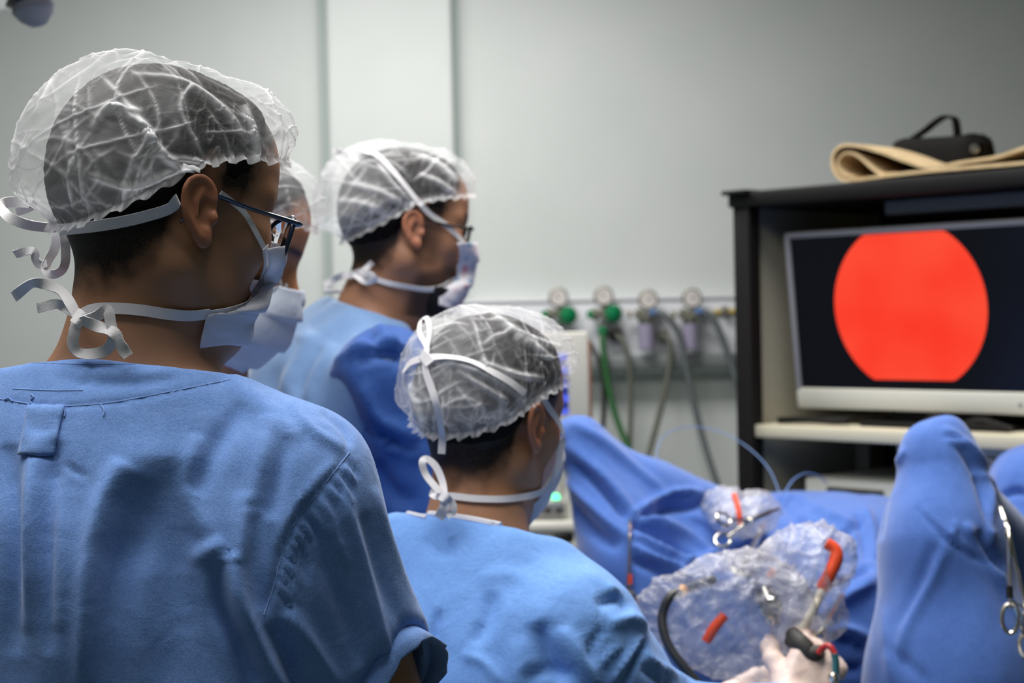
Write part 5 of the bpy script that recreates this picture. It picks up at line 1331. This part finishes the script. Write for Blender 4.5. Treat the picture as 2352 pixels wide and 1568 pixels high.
# ------------------------------------------------------------------ drapes over the patient
def floor_cone(p, a, r0, r1): return cone(p, a, (a[0], a[1], 0.02), r0, r1)
F3 = p3.f; L3 = p3.l
KR = P(2156, 1078, 2.42)          # nearer knee under cloth
HIPC = P(1800, 1330, 3.02)        # between the hips
def drape_knee(p):
    p = p.astype(np.float32); foot = np.array([KR[0] + .012, KR[1] - .06, .02])
    d = cone(p, KR, P(2160, 1250, 2.39), .062, .090); d = smin(d, cone(p, P(2160, 1250, 2.39), P(2195, 1568, 2.36), .088, .122), .03); d = smin(d, cone(p, P(2195, 1568, 2.36), foot, .122, .17), .05)
    hp = P(2290, 1330, 2.80)
    d = smin(d, cone(p, KR + np.array([.01, .02, -.01]), hp, .05, .10), .03)
    d = smin(d, cone(p, KR + np.array([-.018, 0, .046]), KR + np.array([.014, .0, .060]), .018, .008), .05)
    return smax(d, (.004 - p[:, 2]).astype(np.float32), .01)
fk = [([(2165, 980), (2210, 1010), (2250, 1050), (2290, 1130)], 7, .006), ([(2200, 1020), (2240, 1080), (2265, 1160), (2280, 1220)], 9, -.008), ([(2235, 1080), (2272, 1110), (2276, 1200), (2276, 1260)], 7, .006),
      ([(2045, 1100), (2030, 1160), (2018, 1240)], 7, -.006), ([(2080, 1030), (2052, 1080), (2040, 1150)], 7, .005), ([(2105, 1165), (2180, 1240), (2230, 1275), (2275, 1295)], 6, -.004), ([(2115, 1165), (2186, 1232), (2236, 1268)], 5, .003),
      ([(2215, 1200), (2250, 1250), (2290, 1320), (2340, 1420)], 9, .009), ([(2240, 1220), (2270, 1270), (2300, 1310)], 14, -.012), ([(2176, 1243), (2140, 1330), (2090, 1420), (2060, 1520)], 14, .005), ([(2150, 1250), (2110, 1350), (2070, 1440)], 14, -.004),
      ([(2200, 1190), (2190, 1220), (2180, 1240)], 6, .004), ([(2175, 1000), (2195, 1004), (2215, 1012)], 4, -.004), ([(2170, 1012), (2195, 1016), (2220, 1024)], 4, .003), ([(2030, 1480), (2080, 1520), (2140, 1570)], 8, -.004), ([(2050, 1570), (2042, 1500), (2030, 1400)], 14, .004)]
dk_, Vk, Qk, bk = garment('leg_drape', drape_knee, np.array([.40, 1.95, -.03]), np.array([1.30, 3.1, 1.5]), .016, M['drape'], None, [(a, b, c * 1.5) for a, b, c in fk], (np.array([.45, 2.2, 1.15]), np.array([.80, 2.5, 1.45])), .006, [(6, .008, 61), (18, .0022, 63)])
tag(dk_, 'blue drape over the raised knee at the right, peaked like a tent', 'drape')

KL = P(1332, 1012, 2.96)
def drape_left(p):
    p = p.astype(np.float32)
    gro = P(1560, 1230, 3.02); 
    d = cone(p, KL, P(1452, 1310, 2.90), .042, .085); d = smin(d, cone(p, P(1452, 1310, 2.90), (P(1452, 1310, 2.90)[0], 2.9, .02), .085, .15), .05)
    d = smin(d, cone(p, KL, P(1480, 1140, 3.0), .045, .06), .03)
    d = smin(d, cone(p, P(1480, 1140, 3.0), P(1640, 1240, 3.05), .06, .085), .05)
    d = smin(d, cone(p, P(1420, 1210, 2.95), P(1620, 1330, 2.98), .05, .07), .06)
    # belly and pelvis
    d = smin(d, ell(p, P(1880, 1280, 3.18), (.30, .26, .132)), .06)
    d = smin(d, ell(p, P(1580, 1215, 3.05), (.13, .10, .060)), .06)
    # cloth falling in front of the table end
    b0 = P(1520, 1450, 2.93); b1 = P(1990, 1450, 2.93)
    d = smin(d, cone(p, b0, b1, .12, .13), .08)
    d = smin(d, cone(p, (b0[0], b0[1], .1), (b1[0], b1[1], .1), .12, .13), .05)
    m0 = (b0 + b1) / 2; q = np.abs(p - np.array([m0[0], m0[1], .55])) - np.array([(b1[0] - b0[0]) / 2, .11, .5])
    bx = np.minimum(q.max(1), 0) + np.sqrt((np.maximum(q, 0) ** 2).sum(1))
    d = smin(d, bx.astype(np.float32), .05)
    return smax(d, (.004 - p[:, 2]).astype(np.float32), .01)
fl = [([(1310, 968), (1380, 1010), (1450, 1070), (1530, 1130)], 12, .006), ([(1300, 1020), (1370, 1080), (1430, 1150), (1447, 1190)], 14, .007), ([(1300, 1060), (1360, 1100), (1420, 1165), (1447, 1192)], 10, -.012), ([(1300, 1100), (1350, 1150), (1400, 1200), (1450, 1240)], 12, .008), ([(1300, 1150), (1350, 1210), (1420, 1260)], 14, -.009),
      ([(1447, 1186), (1520, 1140), (1570, 1130), (1620, 1135)], 8, .010), ([(1450, 1196), (1530, 1170), (1600, 1160), (1640, 1130)], 10, -.010), ([(1447, 1192), (1500, 1195), (1570, 1230), (1640, 1270)], 8, .010), ([(1447, 1200), (1520, 1230), (1600, 1290)], 12, -.014), ([(1450, 1220), (1500, 1250), (1590, 1300), (1650, 1310)], 8, .009),
      ([(1450, 1250), (1500, 1280), (1560, 1310), (1590, 1340)], 8, .010), ([(1450, 1285), (1510, 1310), (1560, 1345)], 9, -.012), ([(1560, 1300), (1640, 1275), (1720, 1240), (1760, 1200)], 9, .009), ([(1600, 1330), (1680, 1290), (1740, 1250)], 10, -.010), ([(1620, 1150), (1640, 1180), (1660, 1210)], 7, -.010), ([(1580, 1180), (1620, 1200), (1650, 1225)], 10, .006),
      ([(1790, 1135), (1840, 1150), (1900, 1180), (1960, 1200)], 9, .007), ([(1785, 1145), (1770, 1200), (1750, 1260), (1730, 1330)], 10, -.010), ([(1795, 1150), (1830, 1190), (1880, 1220)], 8, -.008), ([(1990, 1160), (2000, 1220), (2010, 1280)], 10, .008), ([(1970, 1180), (1985, 1230), (1990, 1290)], 10, -.008),
      ([(1880, 1250), (1930, 1230), (1990, 1190)], 7, -.006), ([(1860, 1400), (1920, 1340), (2000, 1300)], 8, -.014), ([(1880, 1420), (1940, 1370), (2010, 1330)], 14, .012), ([(1850, 1480), (1930, 1440), (2010, 1470)], 12, .014), ([(1840, 1500), (1900, 1455), (2010, 1500)], 7, -.012), ([(1900, 1540), (1950, 1535), (2010, 1520)], 7, -.014), ([(1400, 1330), (1390, 1420), (1395, 1500)], 14, -.008)]
dl_, Vl, Ql, bl = garment('table_drape', drape_left, np.array([-.08, 2.55, -.03]), np.array([1.05, 3.62, 1.45]), .018, M['drape'], None, [(a, b * .85, c * 1.9) for a, b, c in fl], (np.array([.05, 2.7, .95]), np.array([.75, 3.15, 1.42])), .0075, [(6, .008, 71), (16, .003, 73)])
tag(dl_, 'broad blue drape over the patient\'s far leg, belly and table end', 'drape')

def drape_far(p):
    p = p.astype(np.float32); a = P(2385, 1110, 2.92)
    d = ell(p, a, (.085, .12, .075)); d = smin(d, ell(p, P(2400, 1250, 2.92), (.13, .16, .13)), .03)
    c = P(2400, 1330, 2.92); d = smin(d, cone(p, c, (c[0], c[1], .02), .13, .16), .05)
    return smax(d, (.004 - p[:, 2]).astype(np.float32), .01)
df_, Vf, Qf, bf = garment('chest_drape', drape_far, np.array([.65, 2.55, -.03]), np.array([1.25, 3.2, 1.45]), .016, M['drape'], None, [([(2290, 1145), (2330, 1130), (2360, 1135)], 8, -.012), ([(2310, 1180), (2340, 1200), (2360, 1220)], 9, .008)], (np.array([.75, 2.7, 1.1]), np.array([1.05, 3.0, 1.4])), .007, [(7, .008, 81), (18, .003, 83)])
tag(df_, 'rumpled blue drape at the right edge, behind the peaked knee', 'drape')

# ------------------------------------------------------------------ clamps and forceps
def ring_handle(mb, c, a, b, r, w=.0026, n=30):
    pts = [c + a * math.cos(2 * math.pi * k / n) + b * math.sin(2 * math.pi * k / n) for k in range(n + 2)]
    return mb.tube(pts, r, 8, cap=False)
def clamp(name, tip, joint, h1, h2, nor, label, ring=.0125, r=.0026, lab_cat='clamp', tape=None, jaws=.5, oval=1.25):
    """ratchet clamp: two shanks crossing at a joint, jaws beyond it, a finger ring at each handle end"""
    tip, joint, h1, h2 = [np.asarray(x, float) for x in (tip, joint, h1, h2)]; nor = nrm(nor)
    root = thing(name, tuple((h1 + h2) / 2), label, lab_cat, 'steel clamps and forceps on the drapes')
    for sgn, h in ((1, h1), (-1, h2)):
        ax = nrm(joint - h); sd = nrm(np.cross(ax, nor)); L = np.linalg.norm(joint - h)
        rc = h; st = h + ax * ring * 1.2
        mid = (st + joint) / 2 + sd * .000
        t2 = tip + nrm(np.cross(nrm(tip - joint), nor)) * (.0012 * sgn)
        mb = MB().tube([st, mid, joint + nor * .001 * sgn, joint * .5 + t2 * .5 + np.cross(nrm(tip - joint), nor) * .003 * sgn * jaws, t2], [r, r * 1.05, r * 1.5, r * 1.25, r * .55], 10, 30, flat=.7)
        ring_handle(mb, rc, ax * ring * oval, sd * ring, r * .85)
        mb.out('shank', M['steel'], root)
    MB().lathe([(r * 1.3, -.004), (r * 1.5, -.003), (r * 1.5, .003), (r * 1.3, .004)], joint, nor, 14).out('pivot', M['steel'], root)
    a, b = h1 + nrm(joint - h1) * ring * 2.4, h2 + nrm(joint - h2) * ring * 2.4
    m = (a + b) / 2
    MB().tube([a, m + nor * .001], .0016, 6).tube([b, m - nor * .001], .0016, 6).out('ratchet', M['steel'], root)
    if tape:
        for hh in (h1,):
            ax = nrm(joint - hh); c = hh + ax * ring * 2.6
            MB().tube([c, c + ax * .016], r * 1.35, 10).out('tape_band', tape, root)
    return root
def on(px, py, off):
    h, n = hit(bl, px, py); return P(px, py, (proj(h[None])[2][0] if h is not None else 2.9) - off)
V_ = nrm(CAM - P(1700, 1250, 3.0))
clamp('forceps', P(1789, 1168, 2.84), P(1722, 1195, 2.78), P(1662, 1192, 2.74), P(1660, 1240, 2.74), V_ + np.array([0, 0, .4]), 'steel forceps lying across the drape, finger rings at left, tip by the clear plastic', r=.0030)
clamp('scissors', on(1752, 1203, .0), on(1740, 1234, .02), P(1708, 1316, 2.62), P(1694, 1312, 2.64), V_, 'bright steel scissors standing point up behind the plastic-wrapped camera', r=.0042, lab_cat='scissors', ring=.011)
tc_ = min(proj(on(1447, y, 0)[None])[2][0] for y in (1195, 1230, 1280, 1330, 1376)) - .008
clamp('towel_clamp', on(1447, 1188, -.004), P(1446, 1240, tc_), P(1449, 1378, tc_), P(1439, 1376, tc_ + .003), V_, 'towel clamp hanging straight down from the gathered drape behind the seated man', r=.0026, ring=.011, tape=M['orange'])
Vr = nrm(CAM - P(2310, 1250, 2.2))
clamp('towel_clamp', P(2298, 1166, 2.26), P(2316, 1225, 2.20), P(2320, 1420, 2.17), P(2366, 1440, 2.18), Vr, 'steel clamp with oval rings hanging at the right edge of the peaked knee drape', r=.0034, ring=.0105, oval=1.85, tape=M['black'])
clamp('towel_clamp', P(2368, 1300, 2.24), P(2366, 1350, 2.22), P(2360, 1480, 2.18), P(2392, 1490, 2.19), Vr, 'second steel clamp cut off by the frame edge, only part of a ring showing', r=.0034, ring=.0105, oval=1.85)
# ------------------------------------------------------------------ the film-wrapped camera head with its leads
def film(name, f, lo, hi, seed, label, h=.0045, amp=1.0, m=None):
    V, Q = poly(f, lo, hi, h); V = relax(V, Q, 1, .4); N = vnormals(V, Q)
    h1, t1, fa = crinkle(V, seed, 16, 14, 60, .0022); h2, t2, _f = crinkle(V, seed + 40, 10, 50, 110, .0014)
    V = V + N * (amp * (.010 * fbm(V, 13, seed, 2) + .007 * h1 + .0025 * h2 + .004 * fa - .004))[:, None]
    return V, Q, np.clip(.12 + .6 * t1 + .35 * t2 + .30 * fbm(V, 15, seed + 8, 2), 0, 1)
FD = 2.30
cam_r = thing('endoscope_camera', tuple(P(1740, 1420, FD)), 'endoscope camera wrapped in crumpled clear film, held in the white gloved hand', 'medical camera')
def fbag1(p):
    p = p.astype(np.float32)
    d = ell(p, P(1640, 1385, FD), (.094, .05, .062)); d = smin(d, ell(p, P(1750, 1370, FD), (.070, .05, .058)), .03)
    d = smin(d, ell(p, P(1548, 1410, FD), (.052, .03, .04)), .03); d = smin(d, ell(p, P(1690, 1475, FD), (.10, .045, .048)), .03)
    return smin(d, cone(p, P(1780, 1420, FD), P(1830, 1470, FD), .04, .03), .03)
V, Q, t = film('film', fbag1, P(1690, 1420, FD) - .22, P(1690, 1420, FD) + .22, 91, '')
mk('film_wrap', V, Q, M['film'], cam_r, tint=t)
def fbag2(p):
    p = p.astype(np.float32)
    d = cone(p, P(1835, 1470, FD), P(1850, 1330, FD + .03), .028, .058); d = smin(d, ell(p, P(1870, 1275, FD + .04), (.048, .04, .038)), .03)
    d = smin(d, ell(p, P(1790, 1310, FD + .04), (.034, .03, .045)), .03)
    return smin(d, ell(p, P(1880, 1420, FD + .03), (.045, .02, .03)), .02)
V, Q, t = film('film', fbag2, P(1850, 1360, FD) - .2, P(1850, 1360, FD) + .2, 97, '')
mk('film_sleeve', V, Q, M['film'], cam_r, tint=t)
MB().tube([P(1755, 1350, FD + .01), P(1770, 1390, FD), P(1778, 1430, FD)], [.012, .016, .012], 14, 20).lathe([(.008, 0), (.015, .004), (.016, .010), (.012, .014)], P(1770, 1395, FD - .012), nrm(CAM - P(1770, 1400, FD)), 18).out('camera_head', M['chrome'], cam_r)
MB().tube([P(1838, 1455, FD - .04), P(1870, 1395, FD - .03), P(1890, 1350, FD - .014)], [.007, .0065, .006], 12, 20).out('light_post', mat('ivory_metal', lin(206, 198, 180), rough=.35), cam_r)
MB().tube([P(1888, 1352, FD - .012), P(1905, 1320, FD - .015), P(1920, 1285, FD - .012), P(1917, 1262, FD - .008), P(1898, 1246, FD - .006)], [.0095, .0095, .010, .0095, .008], 12, 30).out('orange_lead', M['orange'], cam_r)
MB().tube([P(1622, 1472, FD - .045), P(1640, 1442, FD - .047), P(1664, 1412, FD - .045)], .0072, 12, 12).out('tape_roll', M['orange'], cam_r)
MB().tube([P(1766, 1327, FD), P(1782, 1308, FD)], .006, 10).out('orange_clip', M['orange'], cam_r)
MB().tube([P(1640, 1330, FD), P(1580, 1350, FD - .02), P(1540, 1370, FD - .035), P(1522, 1410, FD - .04), P(1524, 1450, FD - .05), P(1540, 1490, FD - .06), P(1570, 1530, FD - .07), P(1620, 1590, FD - .08)], .0068, 10, 60).out('camera_cable', M['blackhose'], cam_r)
MB().tube([P(1562, 1362, FD - .028), P(1572, 1352, FD - .022)], .0085, 10).out('cable_tag', mat('amber_tag', lin(226, 160, 80), rough=.4), cam_r)
# scope body in the hand, thin coloured tubes below it
FD = 2.235
sc = thing('resectoscope', tuple(P(1850, 1500, FD)), 'dark metal scope gripped by the gloved hand, with red and teal tubes', 'medical instrument')
MB().tube([P(1818, 1452, FD + .02), P(1838, 1478, FD), P(1862, 1500, FD - .01), P(1888, 1494, FD - .02)], [.010, .016, .015, .008], 14, 24).out('grip_body', M['darkgrey'], sc)
MB().tube([P(1862, 1494, FD), P(1880, 1460, FD + .03), P(1900, 1430, FD + .06), P(1935, 1370, FD + .22)], [.007, .0055, .005, .005], 12, 24).out('shaft', M['chrome'], sc)
MB().lathe([(.010, 0), (.014, .004), (.014, .018), (.009, .022)], P(1812, 1456, FD + .02), nrm(P(1838, 1478, FD) - P(1812, 1456, FD)), 16).out('collar', M['darkgrey'], sc)
MB().tube([P(1880, 1500, FD - .03), P(1895, 1484, FD - .035), P(1908, 1486, FD - .04), P(1918, 1504, FD - .045)], .0045, 10, 20).out('red_tube', mat('red_tube', lin(170, 44, 40), rough=.35), sc)
MB().tube([P(1916, 1500, FD - .045), P(1920, 1520, FD - .045), P(1920, 1545, FD - .045), P(1925, 1580, FD - .045)], .005, 10, 20).out('teal_tube', mat('teal_tube', lin(60, 120, 124), rough=.35), sc)
MB().lathe([(.006, 0), (.008, .003), (.008, .012), (.004, .016)], P(1912, 1545, FD - .045), (0.2, -.3, -1), 12).out('connector', M['steel'], sc)
# the clear film heap lying further up on the drape
heap = thing('plastic_sheet', tuple(P(1700, 1190, 2.9)), 'crumpled heap of clear film on the drape below the cabinet post', 'plastic film')
def fheap(p):
    p = p.astype(np.float32); d = ell(p, P(1660, 1168, 2.94), (.040, .04, .036)); d = smin(d, ell(p, P(1735, 1172, 2.94), (.034, .04, .034)), .015); return smin(d, ell(p, P(1690, 1200, 2.90), (.045, .035, .03)), .02)
V, Q, t = film('film', fheap, P(1695, 1180, 2.93) - .13, P(1695, 1180, 2.93) + .13, 103, '', .005, .8)
mk('film', V, Q, M['film'], heap, tint=t)
MB().tube([P(1686, 1136, 2.90), P(1694, 1160, 2.88), P(1698, 1185, 2.87), P(1700, 1205, 2.87)], .005, 10, 20).out('orange_strip', M['orange'], heap)
